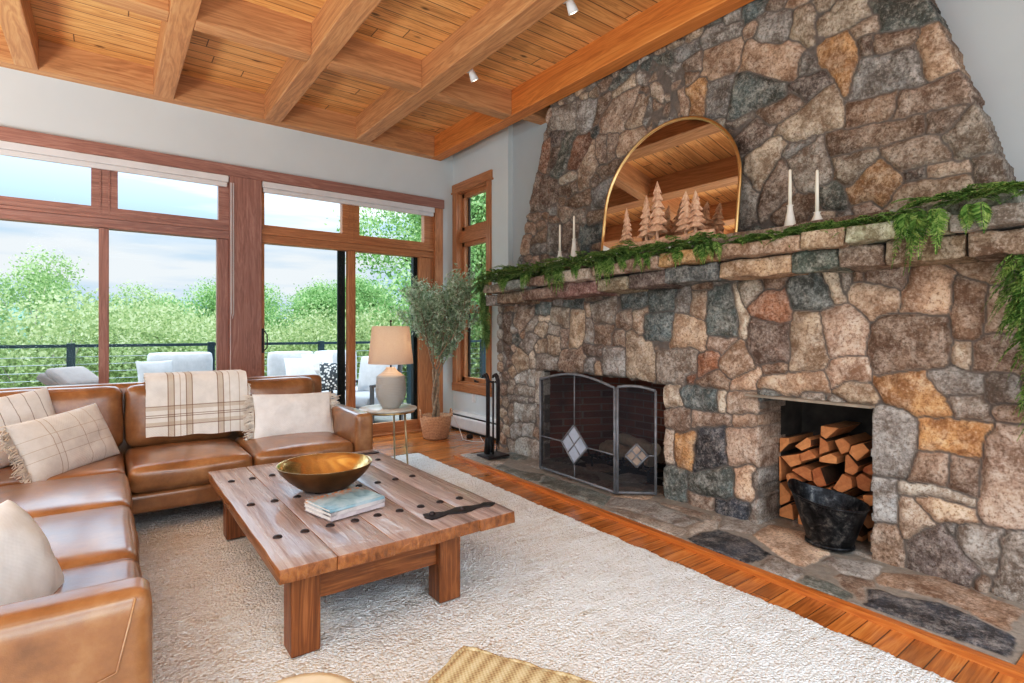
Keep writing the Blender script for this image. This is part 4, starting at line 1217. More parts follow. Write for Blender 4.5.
def shade():
    t = NT('linen_shade'); v = t.coord(); t.N.remove(t.b)
    mp = t.n('ShaderNodeMapping'); mp.inputs['Scale'].default_value = (200,200,300); t.l(v, mp.inputs[0])
    c = t.ramp(t.noise(mp.outputs[0], 1, 2), [(.3, (214,196,178)), (.7, (238,222,206))])
    d = t.n('ShaderNodeBsdfDiffuse'); tr = t.n('ShaderNodeBsdfTranslucent'); t.l(c, d.inputs[0]); t.l(c, tr.inputs[0])
    mx = t.n('ShaderNodeMixShader'); mx.inputs[0].default_value = .45; t.l(d.outputs[0], mx.inputs[1]); t.l(tr.outputs[0], mx.inputs[2]); t.l(mx.outputs[0], t.out.inputs[0]); return t.m
MB().lathe([(.208,.415),(.172,.765)], n=48).lathe([(.204,.415),(.168,.765)], n=48).lathe([(.172,.765),(.168,.765)], n=48).lathe([(.208,.415),(.204,.415)], n=48).build('lamp_shade', shade(), lp, True)
b = MB()
for a in (0, 2.1, 4.2): b.tube([(0,0,.755),(.17*math.cos(a),.17*math.sin(a),.755)], .0025, 6)
b.build('shade_frame', M['brass'], bpy.data.objects['lamp_shade'], True)
bulb = bpy.data.lights.new('lamp_bulb', 'POINT'); bulb.energy = 2.6; bulb.color = (1,.8,.62); bulb.shadow_soft_size = .04
bo = bpy.data.objects.new('lamp_bulb', bulb); COL.objects.link(bo); bo.parent = lp; bo.location = (0.03,0,.60)

# olive tree in basket ---------------------------------------------------------
def leaf_cloud(name, pts, L0, W0, mats, parent=None, seed=0, up=.2, mi=None):
    r = np.random.RandomState(seed); n = len(pts); P = np.array(pts)
    d = r.normal(size=(n, 3)); d[:, 2] += up; d /= np.linalg.norm(d, axis=1)[:, None]
    e = r.normal(size=(n, 3)); e = np.cross(d, e); e /= np.linalg.norm(e, axis=1)[:, None]
    s = r.uniform(.65, 1.25, (n, 1)); l = d*L0*s; w_ = e*W0*s
    V = np.stack([P-l*.5, P+w_*.5, P+l*.5, P-w_*.5], 1).reshape(-1, 3)
    me = bpy.data.meshes.new(name); me.vertices.add(4*n); me.vertices.foreach_set('co', V.astype(np.float32).ravel())
    me.loops.add(4*n); me.loops.foreach_set('vertex_index', np.arange(4*n, dtype=np.int32)); me.polygons.add(n); me.polygons.foreach_set('loop_start', np.arange(0, 4*n, 4, dtype=np.int32))
    me.update(calc_edges=True)
    return link(name, me, mats, parent)
def leafmat(name, c1, c2, c3, scale=30, tl=.4):
    t = NT(name); t.N.remove(t.b); v = t.coord()
    geo = t.n('ShaderNodeNewGeometry')
    f = t.math('ADD', t.math('MULTIPLY', t.noise(v, scale, 2), .5), t.math('MULTIPLY', geo.outputs['Random Per Island'], .5))
    c = t.ramp(f, [(.25, c1), (.5, c2), (.75, c3)])
    d = t.n('ShaderNodeBsdfDiffuse'); tr = t.n('ShaderNodeBsdfTranslucent'); t.l(c, d.inputs[0]); t.l(c, tr.inputs[0])
    mx = t.n('ShaderNodeMixShader'); mx.inputs[0].default_value = tl; t.l(d.outputs[0], mx.inputs[1]); t.l(tr.outputs[0], mx.inputs[2]); t.l(mx.outputs[0], t.out.inputs[0]); return t.m
ot = thing('olive_tree', 'potted olive tree with grey-green leaves in the corner by the doors', 'plant', (3.22,5.86,.0))
r = random.Random(12); tips = []
b = MB()
for k in range(3):
    a = k*2.1; pts = [(.03*math.cos(a+h_*5), .03*math.sin(a+h_*5), .12+h_*.72) for h_ in [i/8 for i in range(9)]]
    b.tube(pts, [.024-.001*i for i in range(9)], 8)
def branch(p, d, L_, rad, lv):
    pts = [Vector(p)]; d = Vector(d).normalized()
    for i in range(5):
        d = (d+Vector((r.uniform(-.25,.25), r.uniform(-.25,.25), r.uniform(-.02,.2)))).normalized(); pts.append(pts[-1]+d*L_/5)
        if lv >= 1: tips.append((pts[-1].copy(), d.copy()))
        if lv < 2 and i > 0:
            for q in range(2):
                branch(pts[-1], d+Vector((r.uniform(-.9,.9), r.uniform(-.9,.9), r.uniform(-.1,.6))), L_*.5, rad*.5, lv+1)
    b.tube(pts, [rad*(1-.13*i) for i in range(6)], 5, cap=False)
for k in range(7):
    a = k*.9; branch((.02*math.cos(a), .02*math.sin(a), .72+.03*k), (.55*math.cos(a), .55*math.sin(a), .9+.12*k), .46+.08*(k % 3)+.035*k, .010, 0)
b.build('trunk', plain('olive_bark', (150,130,108), .8, var=.2, scale=30, bump=.4), ot, True)
rs = np.random.RandomState(3); lp_ = []
for p, d in tips:
    for q in range(5):
        pp = np.array(p)+rs.normal(size=3)*.036
        if pp[0]+3.22 < 3.75 and pp[1]+5.86 < 6.33 and pp[2] > .84: lp_.append(pp)
leaf_cloud('foliage', lp_, .062, .017, leafmat('olive_leaf', (134,156,122), (180,200,168), (232,238,222)), ot, 4, up=.5)
bk_ = thing('woven_basket', 'woven rope basket with two loop handles holding the olive tree', 'basket', (3.22,5.86,0))
def basketmat():
    t = NT('basket_rope'); tc = t.n('ShaderNodeTexCoord'); sp = t.n('ShaderNodeSeparateXYZ'); t.l(tc.outputs['Object'], sp.inputs[0])
    w_ = t.math('SINE', t.math('MULTIPLY', sp.outputs[2], 330.0)); n = t.noise(tc.outputs['Object'], 60, 3)
    t.bump(t.math('ADD', w_, n), .6, .005)
    return t.fin(t.ramp(t.math('ADD', t.math('MULTIPLY', w_, .15), n), [(.3, (178,128,94)), (.6, (216,170,132))]), .8)
BK = basketmat()
MB().lathe([(.0001,.004),(.135,.004),(.15,.02),(.185,.20),(.195,.285),(.187,.288),(.175,.2),(.14,.03),(.0001,.02)], n=40).build('basket_body', BK, bk_, True)
for a in (2.8, -.35):
    c = Vector((.19*math.cos(a), .19*math.sin(a), .30)); tdir = Vector((-math.sin(a), math.cos(a), 0))
    MB().tube([c+tdir*.065*math.cos(q*PI/10)+Vector((0,0,.085*math.sin(q*PI/10)-.03)) for q in range(11)], .009, 8).build('handle', BK, bk_, True)
MB().lathe([(.0001,.235),(.17,.235)], n=24).build('soil', plain('moss_soil', (70,58,44), .95, var=.3, scale=40), bk_)
co = MB(); co.tube([(3.36,5.69,.30),(3.40,5.62,.16),(3.42,5.55,.01),(3.46,5.40,.006),(3.55,5.3,.006),(3.62,5.45,.006),(3.70,5.6,.008)], .005, 6)
tag(co.build('power_cord', M['shade']), 'thin pale cord trailing from the basket across the floor', 'cord')
o = MB().lathe([(.0001,.05),(.03,.045),(.042,.02),(.04,0),(.0001,0)], (3.56,5.62,.001), 16).build('black_adapter', M['black'], None, True)
tag(o, 'small round black adapter on the floor beside the heater', 'adapter')

# fire screen ------------------------------------------------------------------
def meshmat():
    t = NT('screen_mesh'); t.N.remove(t.b); tr = t.n('ShaderNodeBsdfTransparent'); d = t.n('ShaderNodeBsdfDiffuse'); d.inputs[0].default_value = rgba((48,48,52))
    mx = t.n('ShaderNodeMixShader'); mx.inputs[0].default_value = .52; t.l(tr.outputs[0], mx.inputs[1]); t.l(d.outputs[0], mx.inputs[2]); t.l(mx.outputs[0], t.out.inputs[0]); return t.m
MESH = meshmat(); FG = plain('leaded_glass', (176,184,196), .25, var=.05); FG2 = plain('amber_leaded_glass', (150,132,118), .25, var=.15)
HZ = .045
fs = thing('fireplace_screen', 'grey arched folding fireplace screen with leaded diamond panes', 'fire screen', (3.18,3.35,HZ))
def panel(p0, p1, zt, apex, diam=True):
    o0 = Vector((p0[0]-3.18, p0[1]-3.35, 0)); d = Vector((p1[0]-p0[0], p1[1]-p0[1], 0)); W = d.length; d.normalize()
    nrm = Vector((d.y, -d.x, 0))
    P = lambda u, z, q=0: o0+d*u+Vector((0,0,z))+nrm*q
    n = 20; arch = [(W*i/n, zt[0]+(zt[1]-zt[0])*i/n+apex*math.sin(PI*i/n)) for i in range(n+1)]
    fr = MB(); rr = .012
    fr.tube([P(0,0), P(0,zt[0])], rr, 6); fr.tube([P(W,0), P(W,zt[1])], rr, 6); fr.tube([P(0,.012), P(W,.012)], rr, 6); fr.tube([P(a,z) for a, z in arch], rr, 6)
    fr = fr.build('frame', M['pewter'], fs, True)
    mm = MB(); v = [P(a, .01) for a, z in arch]+[P(a, z) for a, z in arch]; mm.add(v, [(i, i+1, i+n+2, i+n+1) for i in range(n)])
    mm.build('mesh_panel', MESH, fr)
    cx_, cz = W*.5, .30; hw, hh = (.165, .165) if diam else (.085, .09)
    ba = MB(); r2 = .007
    D_ = [(cx_-hw,cz),(cx_,cz+hh),(cx_+hw,cz),(cx_,cz-hh)]
    ba.tube([P(cx_+hw,cz), P(W,cz)], r2, 6)
    if diam: ba.tube([P(0,cz,.0), P(cx_-hw,cz)], r2, 6)
    ztop = (zt[0]+zt[1])/2+apex
    if diam: ba.tube([P(cx_,cz+hh), P(cx_,ztop)], r2, 6); ba.tube([P(cx_,cz-hh), P(cx_,0)], r2, 6)
    for i in range(4): ba.tube([P(*D_[i],.004), P(*D_[(i+1) % 4],.004)], .009, 6)
    mid = lambda a, c: ((a[0]+c[0])/2, (a[1]+c[1])/2)
    ba.tube([P(*mid(D_[0],D_[1]),.004), P(*mid(D_[2],D_[3]),.004)], .006, 6); ba.tube([P(*mid(D_[1],D_[2]),.004), P(*mid(D_[3],D_[0]),.004)], .006, 6)
    ba.build('lead_bar', M['pewter'], fr, True)
    g = MB(); g.add([P(*q,.003) for q in D_], [(0,1,2,3)]); g.build('diamond_pane', FG if diam else FG2, fr)
panel((3.20,3.835), (3.155,2.885), (.82,.82), .075)
panel((3.165,2.865), (3.385,2.675), (.83,.80), .02, False)
panel((3.21,3.85), (3.40,4.05), (.81,.78), .02, False)

# logs & grate in the firebox
def poly_clip(poly, a, b, c):
    out = []
    for i in range(len(poly)):
        p, q = poly[i], poly[(i+1) % len(poly)]; dp = a*p[0]+b*p[1]-c; dq = a*q[0]+b*q[1]-c
        if dp <= 0: out.append(p)
        if dp*dq < 0: t_ = dp/(dp-dq); out.append((p[0]+(q[0]-p[0])*t_, p[1]+(q[1]-p[1])*t_))
    return out
def endgrain(nm, c1, c2):
    t = NT(nm); v = t.coord(); n = t.noise(v, 20, 4, .6, .5); geo = t.n('ShaderNodeObjectInfo')
    c = t.ramp(t.math('ADD', t.math('MULTIPLY', n, .6), t.math('MULTIPLY', geo.outputs['Random'], .4)), [(.25, c1), (.75, c2)])
    t.bump(t.noise(v, 90, 3), .5, .004); return t.fin(c, .75)
END = endgrain('split_wood_face', (158,88,48), (224,158,102)); BARK = endgrain('log_bark', (62,42,30), (130,88,60))
r = random.Random(21); pts = []
row = 0; z = .075
while z < .70:
    y = 1.28+(row % 2)*.062
    while y < 1.87: pts.append((y+r.uniform(-.026,.026), z+r.uniform(-.022,.022))); y += .128
    z += .098; row += 1
for i, p in enumerate(pts):
    topz = .665+.04*math.sin(p[0]*17)
    if p[1] > topz-.02: continue
    poly = [(1.24,.035),(1.875,.035),(1.875,topz),(1.24,topz)]
    for j, q in enumerate(pts):
        if i == j or math.hypot(p[0]-q[0], p[1]-q[1]) > .3: continue
        a, b2 = q[0]-p[0], q[1]-p[1]; m = ((p[0]+q[0])/2, (p[1]+q[1])/2); nn = math.hypot(a, b2); a /= nn; b2 /= nn
        poly = poly_clip(poly, a, b2, a*m[0]+b2*m[1]-.007)
    if len(poly) < 3: continue
    # split wedges: cut off a corner at random
    ang = r.random()*2*PI; poly2 = poly_clip(poly, math.cos(ang), math.sin(ang), math.cos(ang)*p[0]+math.sin(ang)*p[1]+.012)
    cy = sum(q[0] for q in poly2)/len(poly2); cz = sum(q[1] for q in poly2)/len(poly2)
    x0 = 3.66+r.uniform(-.03,.05); b = MB(); th = r.uniform(-.05,.05)
    V = [(q[0]-cy, q[1]-cz) for q in poly2]
    bm = bmesh.new()
    f0 = [bm.verts.new((r.uniform(-.006,.006), a, c)) for a, c in V]; f1 = [bm.verts.new((.36, a*.95, c*.95)) for a, c in V]
    n = len(V); F0 = bm.faces.new(f0); bm.faces.new(f1[::-1])
    for k in range(n): fc = bm.faces.new((f0[k], f1[k], f1[(k+1) % n], f0[(k+1) % n])); fc.material_index = 1 if k % 2 else 0
    bmesh.ops.recalc_face_normals(bm, faces=bm.faces)
    bmesh.ops.bevel(bm, geom=[e for e in bm.edges], offset=.004, segments=1, affect='EDGES')
    me = bpy.data.meshes.new('firewood_log'); bm.to_mesh(me); bm.free()
    o = link('firewood_log', me, [END, BARK]); o.location = (x0, cy, cz)
    tag(o, 'split firewood log stacked in the stone wood niche', 'log', 'split firewood stacked in the wood niche')
gr = thing('fire_grate', 'black iron log grate inside the fireplace', 'grate', (3.78,3.3,.035))
b = MB()
for k in range(7): y = -.32+k*.107; b.tube([(-.18,y,.17),(-.17,y,.11),(.15,y,.10),(.2,y,.2)], .011, 6)
b.tube([(-.12,-.36,.10),(-.12,.36,.10)], .011, 6); b.tube([(.1,-.36,.10),(.1,.36,.10)], .011, 6)
b.build('bars', M['black'], gr, True)
for x, y in ((-.12,-.33),(-.12,.33),(.1,-.33),(.1,.33)): MB().tube([(x,y,.1),(x,y,0)], .011, 6).build('leg', M['black'], gr, True)
bl = endgrain('birch_bark', (150,132,112), (206,190,168))
for k, (x, y, z, a, rad, ln, lab) in enumerate(((3.74,3.28,.20,.1,.055,.62,'pale birch log lying at the front of the fire grate'),(3.88,3.32,.205,-.08,.06,.6,'birch log lying behind the front log in the grate'),(3.80,3.20,.30,.3,.052,.55,'topmost birch log resting across the two in the grate'))):
    b = MB(); pp = []
    for i in range(9): pp.append((math.sin(a)*(i/8-.5)*ln, math.cos(a)*(i/8-.5)*ln, .006*math.sin(i*2+k)))
    b.tube(pp, [rad*(1+.06*math.sin(i*1.7+k)) for i in range(9)], 12)
    o = b.build('fireplace_log', bl, None, True); o.location = (x,y,z); autosmooth(o, 50); tag(o, lab, 'log')

# coal scuttle -------------------------------------------------------------------
def scut():
    t = NT('worn_black_metal'); v = t.coord(); n = t.noise(v, 16, 5, .7, .6)
    return t.fin(t.ramp(n, [(.42, (24,24,26)), (.55, (58,58,60)), (.68, (120,116,110))]), .38, .7)
SC = scut(); cs = thing('coal_scuttle', 'worn black metal coal scuttle standing in front of the firewood', 'bucket', (3.43,1.44,.042), 0)
def scv(t_, k, inner=0):
    a = 2*PI*k/40; ca, sa = math.cos(a), math.sin(a); ex = 1.12+.14*t_*max(0, sa)**2
    R_ = (.105+.075*t_)-inner; z = t_*(.27+.02*sa+.045*max(0, sa)**6)
    return Vector((R_*ca*.95, R_*sa*ex+t_*.0, z))
V = []; F = []; lv = [0,.05,.1,.3,.5,.7,.9,1.0]
for t_ in lv: V += [scv(t_, k)+Vector((0,0,.0)) for k in range(40)]
for t_ in lv[::-1]: V += [scv(t_, k, .006)+Vector((0,0,.004)) for k in range(40)]
for i in range(2*len(lv)-1):
    for k in range(40): a = i*40+k; c = i*40+(k+1) % 40; F.append((a, c, c+40, a+40))
F.append(tuple(range(39,-1,-1))); F.append(tuple((2*len(lv)-1)*40+k for k in range(40)))
b = MB(); b.add(V, F); o = b.build('bucket_body', SC, cs); autosmooth(o, 50)
b = MB(); b.tube([scv(1.0, k % 40) for k in range(41)], .006, 6, cap=False); b.build('rim', SC, o, True)
b = MB(); b.lathe([(.108,.0),(.116,.004),(.116,.02),(.108,.022)], n=40, sy=1.15, sx=.97); b.build('foot_ring', SC, cs, True)

# fireplace tools -----------------------------------------------------------------
tl = thing('tool_stand', 'black iron fireplace tool stand with crook top on the hearth', 'tool stand', (3.13,4.50,.045))
b = MB(); b.box(-.13,.13,-.11,.11,0,.018, bev=.006); b.build('base', M['iron'], tl, fix=False)
MB().tube([(0,0,.015),(0,0,.76)], .010).build('pole', M['iron'], tl, True)
b = MB()
for a in (.2,1.5,3.3,4.6): b.tube([(0,0,.74),(.05*math.cos(a),.05*math.sin(a),.755),(.082*math.cos(a),.082*math.sin(a),.735),(.08*math.cos(a),.08*math.sin(a),.715)], .007, 6)
b.build('hook', M['iron'], tl, True)
def crook(b, x, y):
    b.tube([(x,y,.14),(x,y,.76),(x-.004,y+.012,.80),(x-.01,y+.03,.825),(x-.012,y+.05,.82),(x-.012,y+.06,.795)], .011, 7)
for nm, lab, a in (('fireplace_poker','slim iron fireplace poker hanging on the tool stand',.2),('fireplace_shovel','iron ash shovel with a flat black blade hanging on the tool stand',1.5),('fireplace_broom','dark-bristled hearth broom hanging on the tool stand',3.3),('fireplace_tongs','iron fireplace tongs hanging on the tool stand',4.6)):
    t = thing(nm, lab, 'fireplace tool', (3.13+.085*math.cos(a),4.50+.085*math.sin(a),.045), 0, 'fireplace tools on the stand')
    b = MB(); crook(b, 0, 0)
    if nm == 'fireplace_tongs': b.tube([(.015,0,.72),(.02,.012,.3),(.0,.01,.06)], .006, 6)
    if nm == 'fireplace_poker': b.tube([(0,0,.14),(0,0,.05)], [.008,.003], 6)
    b.build('shaft', M['iron'], t, True)
    if nm == 'fireplace_shovel':
        b = MB(); b.box(-.008,.004,-.055,.055,.03,.19, bev=.003); b.build('blade', M['black'], t, fix=False)
    if nm == 'fireplace_broom':
        b = MB(); b.lathe([(.012,.2),(.028,.17),(.042,.04),(.0001,.04)], n=14, sx=.6); b.build('bristle', M['black'], t, True)

# mirror ----------------------------------------------------------------------------
mr = thing('arched_mirror', 'large arched mirror with a thin brass frame leaning on the stone', 'mirror', (3.42,2.655,1.962))
mr.rotation_euler = (0, math.radians(7.5), 0)
W2, Hs, R2 = .625, .38, .62
def archpts(w_, hs, ra, n=32):
    return [(-w_,0),(-w_,hs*.5)]+[(-w_*math.cos(PI*i/n), hs+ra*math.sin(PI*i/n)) for i in range(n+1)]+[(w_,hs*.5),(w_,0)]
ap = archpts(W2, Hs, R2)
mt = NT('mirror_silver').fin((236,232,226), .01, 1.0)
b = MB(); b.prism(ap, lambda a, z, q: Vector((q, a, z)), 0, .008); b.build('mirror_glass', mt, mr)
b = MB(); b.tube([(0,a,z) for a, z in ap]+[(0,-W2,0)], .013, 8, cap=False); b.build('frame', M['brass'], mr, True)

# wooden trees on the mantel ----------------------------------------------------------
def treewood():
    t = NT('raw_driftwood'); v = t.coord(); n = t.noise(v, 30, 4, .65, .5); t.bump(n, .5, .005)
    return t.fin(t.ramp(n, [(.3, (178,134,104)), (.55, (222,184,154)), (.75, (238,210,186))]), .75)
TW = treewood()
wt = thing('wooden_tree_row', 'row of carved driftwood trees on a log base before the mirror', 'decoration', (3.33,2.60,1.955))
r = random.Random(5)
for k, (y, h, w_) in enumerate(((.30,.29,.14),(.12,.36,.17),(.0,.44,.20),(-.235,.32,.18),(-.33,.30,.17))):
    h_t = h; b = MB(); b.tube([(0,0,0),(0,0,h*.22)], .012, 8)
    n = 6; prof = []
    V = []; F = []; seg = 18
    for i in range(n):
        z0 = h*(.13+.80*i/n); z1 = h*(.13+.80*(i+1.5)/n); ra = w_/2*(1-i/n*.78)
        n0 = len(V)
        for j in range(seg):
            a = 2*PI*j/seg; rr = ra*(.8+.35*r.random()); V.append((rr*math.cos(a)*.5, rr*math.sin(a), z0-.02*r.random()))
        V.append((0,0,min(z1, h))); V.append((0,0,z0+.01))
        for j in range(seg): F.append((n0+j, n0+(j+1) % seg, n0+seg)); F.append((n0+(j+1) % seg, n0+j, n0+seg+1))
    b.add(V, F); o = b.build('tree', TW, wt); o.location = (0 if k % 2 else -.02, y, .045)
b = MB(); pts = [(0,-.50+.1*i,.026) for i in range(10)]; b.tube([(0,-.46+.9*i/9,.026+.003*math.sin(i*2)) for i in range(10)], [.028+.004*math.sin(i*1.9) for i in range(10)], 12)
b.build('log_base', TW, wt, True)
# candles -------------------------------------------------------------------------------
WX = plain('ivory_wax', (236,228,210), .45, var=.02)
for k, (y, z, hh, hc, side) in enumerate(((1.657,1.952,.135,.235,'nearest to the mirror on its right'),(1.497,1.952,.065,.265,'rightmost on the mantel, by the garland'),(3.77,1.952,.10,.26,'leftmost on the mantel'),(3.58,1.952,.19,.22,'between the mirror and the leftmost candle'))):
    x = 3.40 if k < 2 else 3.38
    t = thing('candle_holder', 'small white tapered candle holder, '+side, 'candle holder', (x,y,z), 0, 'white candle holders on the mantel')
    MB().lathe([(.0001,0),(.034,0),(.036,.006),(.018,hh*.75),(.016,hh-.006),(.022,hh),(.012,hh),(.0001,hh-.01)], n=24).build('holder_body', plain('white_ceramic', (230,222,210), .5), t, True)
    t2 = thing('taper_candle', 'ivory taper candle in the white holder, '+side, 'candle', (x,y,z+hh-.008), 0, 'ivory taper candles on the mantel')
    MB().lathe([(.0001,0),(.0115,0),(.010,hc*.6),(.008,hc-.01),(.0001,hc)], n=16).build('wax', WX, t2, True)
    MB().tube([(0,0,hc-.003),(.001,0,hc+.012)], .0012, 5).build('wick', M['black'], t2)

# garland ---------------------------------------------------------------------------------
CED = leafmat('cedar_green', (66,100,46), (112,148,76), (168,190,116), 12, .35)
DCED = leafmat('dark_fir_green', (64,90,48), (104,134,76), (156,176,116), 12, .3)
def frond(b, p, d, L_, wid, r, droop=.5):
    """flat fern like spray"""
    d = Vector(d).normalized(); side = d.cross(Vector((0,0,1)))
    if side.length < .1: side = d.cross(Vector((-1,0,0)))
    side.normalize(); n = 15; pos = Vector(p); st = L_/n
    side = (side+Vector((r.uniform(-.3,.3), r.uniform(-.3,.3), r.uniform(-.4,.4)))).normalized()
    for i in range(n):
        t_ = i/n; d = (d+Vector((0,0,-droop*.10))).normalized(); q = pos+d*st
        w0 = .0022; b.add([pos-side*w0, pos+side*w0, q+side*w0, q-side*w0], [(0,1,2,3)])
        lw = wid*(1-t_)**.8*(.5+.5*min(1, t_*5+.3))
        for s in (-1, 1):
            e = (side*s+d*.75+Vector((r.uniform(-.15,.15),)*3)).normalized(); tip = pos+e*lw; nn = e.cross(d).cross(e).normalized()
            m1_ = pos+e*lw*.45
            b.add([pos, m1_+nn*lw*.13, tip, m1_-nn*lw*.13], [(0,1,2,3)])
            if lw > .025:
                for u in (.35, .65):
                    base = pos+e*lw*u; e2 = (e+d*.9).normalized()*lw*.4; e3 = (e-d*.7).normalized()*lw*.32
                    n2 = e2.cross(nn).normalized()*lw*.06
                    b.add([base-n2, base+e2*.5+n2, base+e2, base+e2*.5-n2], [(0,1,2,3)]); b.add([base-n2, base+e3*.5+n2, base+e3, base+e3*.5-n2], [(0,1,2,3)])
        pos = q
r = random.Random(33)
def clear(p, q): return True
gA = MB(); gD = MB(); be = MB()
def spray(y, xb, z, m, L_, up=.1, ydir=None, out=-1.0, w_=.045, dr=.6):
    yd = r.choice((-1,1))*r.uniform(.4,1.2) if ydir is None else ydir
    frond(m, (xb, y, z), (out*r.uniform(.2,.8), yd, up+r.uniform(-.1,.25)), L_*r.uniform(.7,1.2), w_, r, dr)
y = 2.9
while y < 4.72:
    for q in range(7): spray(y+r.uniform(-.04,.04), r.uniform(3.10,3.28), 1.85-.018*max(0,y-2.9)+r.uniform(.01,.10), gD if r.random() < .6 else gA, .22, .10, w_=.055)
    y += .055
y = 2.05
while y < 2.95:
    for q in range(8): spray(y+r.uniform(-.04,.04), r.uniform(3.12,3.28), 1.86+r.uniform(0,.09), gA, .18, .10, w_=.055)
    y += .06
# hanging bits over the front edge
for y, L_ in ((4.33,.20),(4.28,.16),(3.97,.20),(3.90,.16),(3.62,.22),(3.56,.26),(3.50,.22),(3.02,.2),(2.95,.24),(2.90,.18),(2.62,.16),(2.55,.14),(2.27,.16),(2.12,.15),(2.02,.14),(3.3,.14),(2.75,.13)):
    for q in range(3): frond(gA, (3.12, y+r.uniform(-.04,.04), 1.88-.018*max(0, y-2.9)), (-.25, r.uniform(-.5,.1), -.9), L_*r.uniform(.8,1.1), .05, r, .5)
# left tail hanging down off the mantel end
z = 1.78
while z > 1.2:
    yy = 4.76-.10*max(0, (1.6-z))
    for q in range(6): frond(gD if q else gA, (3.2+r.uniform(-.04,.04), yy+r.uniform(-.02,.02), z), (r.uniform(-.5,.2), r.uniform(-.3,.5), -1), .16*r.uniform(.8,1.2), .04, r, .8)
    z -= .045
for k in range(16):
    frond(gD, (3.18,4.68,1.80), (r.uniform(-.6,.1), r.uniform(.3,1.2), r.uniform(-.2,.4)), .24, .05, r, 1.0)
gl = thing('cedar_garland', 'cedar and fir garland draped from the left mantel end to the mirror', 'garland', (0,0,0))
gA.build('cedar_spray', CED, gl, fix=False); gD.build('fir_spray', DCED, gl, fix=False)
for k in range(26):
    y = r.uniform(2.2,4.5); be.lathe([(.0001,-.008),(.006,-.005),(.008,0),(.006,.005),(.0001,.008)], (r.uniform(3.12,3.2), y, 1.90-.018*max(0, y-2.9)+r.uniform(-.02,.02)), 8)
be.build('white_berry', WX, gl, True)
gB = MB(); y = .42
while y < 1.92:
    for q in range(6): spray(y+r.uniform(-.04,.04), r.uniform(3.17,3.28), 1.865+r.uniform(.0,.035)+.06*(y < .95), gB, .16, .06, w_=.05)
    y += .05
for y, L_ in ((.93,.26),(.88,.30),(.84,.22),(.70,.14),(.98,.14)):
    for q in range(3): frond(gB, (3.12, y+r.uniform(-.03,.03), 1.88), (-.25, r.uniform(-.4,.3), -.9), L_*r.uniform(.8,1.1), .06, r, .4)
z = 1.68
while z > .98:
    f = (1.6-z)
    for q in range(5): frond(gB, (3.26+r.uniform(-.05,.05), .50+.05*math.sin(z*5)+r.uniform(-.05,.05), z), (r.uniform(-.8,.2), r.uniform(-.4,1.1), -.8), .20*r.uniform(.8,1.2), .055, r, .6)
    z -= .035
gr_ = thing('cedar_garland', 'bright green cedar garland over the right half of the mantel', 'garland', (0,0,0))
gB.build('cedar_spray', CED, gr_, fix=False)

# ceiling spot lights -------------------------------------------------------------------
em = NT('spot_bulb_glow'); em.b.inputs['Emission Color'].default_value = rgba((255,240,215)); em.b.inputs['Emission Strength'].default_value = 4; em = em.fin((255,250,240), .4)
for y, lab in ((4.12,'white ceiling spotlight on the beam, the farther one near the doors'),(2.83,'white ceiling spotlight on the beam, nearer the top edge')):
    t = thing('ceiling_spotlight', lab, 'spotlight', (2.575,y,3.66), 0, 'white spotlights on the ceiling beam')
    MB().box(-.015,.03,-.03,.03,-.03,.06, bev=.006).build('bracket', M['white'], t, fix=False)
    R_ = Matrix.Translation((.05,-.01,-.03)) @ Matrix.Rotation(math.radians(150), 4, 'Y')
    MB().lathe([(.0001,-.03),(.022,-.03),(.026,-.02),(.036,.05),(.038,.07),(.034,.07),(.0001,.06)], n=20, M=R_).build('lamp_head', M['white'], t, True)
    MB().lathe([(.0001,.072),(.030,.066)], n=20, M=R_).build('bulb', em, t, True)
# ================================================================ OUTSIDE
# deck, railing
def deckmat():
    return wood('deck_boards', (96,88,80), (140,132,122), (168,160,150), 0, .7, 1.0, plank=.14, paxis=1, plen=3.0, tonevar=.15)
S('floor_deck', deckmat(), -8, 9.5, 6.6, 9.35, -.16, -.03)
RY = 9.2; rl = thing('deck_railing', 'dark metal deck railing with horizontal steel cables beyond the glass doors', 'railing', (0,RY,-.03))
MB().box(-8, 9, -.03, .03, 1.125, 1.165).build('top_rail', M['railing'], rl, fix=False)
for x in (-6.9,-5.27,-3.64,-2.01,-.38,1.25,2.88,4.51,6.14,7.77):
    MB().box(x-.045, x+.045, -.045, .045, 0, 1.18, bev=.004).build('post', M['railing'], rl, fix=False)
cb_ = MB()
for k in range(10): cb_.tube([(-8,0,.1+.1*k),(9,0,.1+.1*k)], .0045, 5)
o = cb_.build('cable', M['cable'], rl, True); o['kind'] = 'stuff'

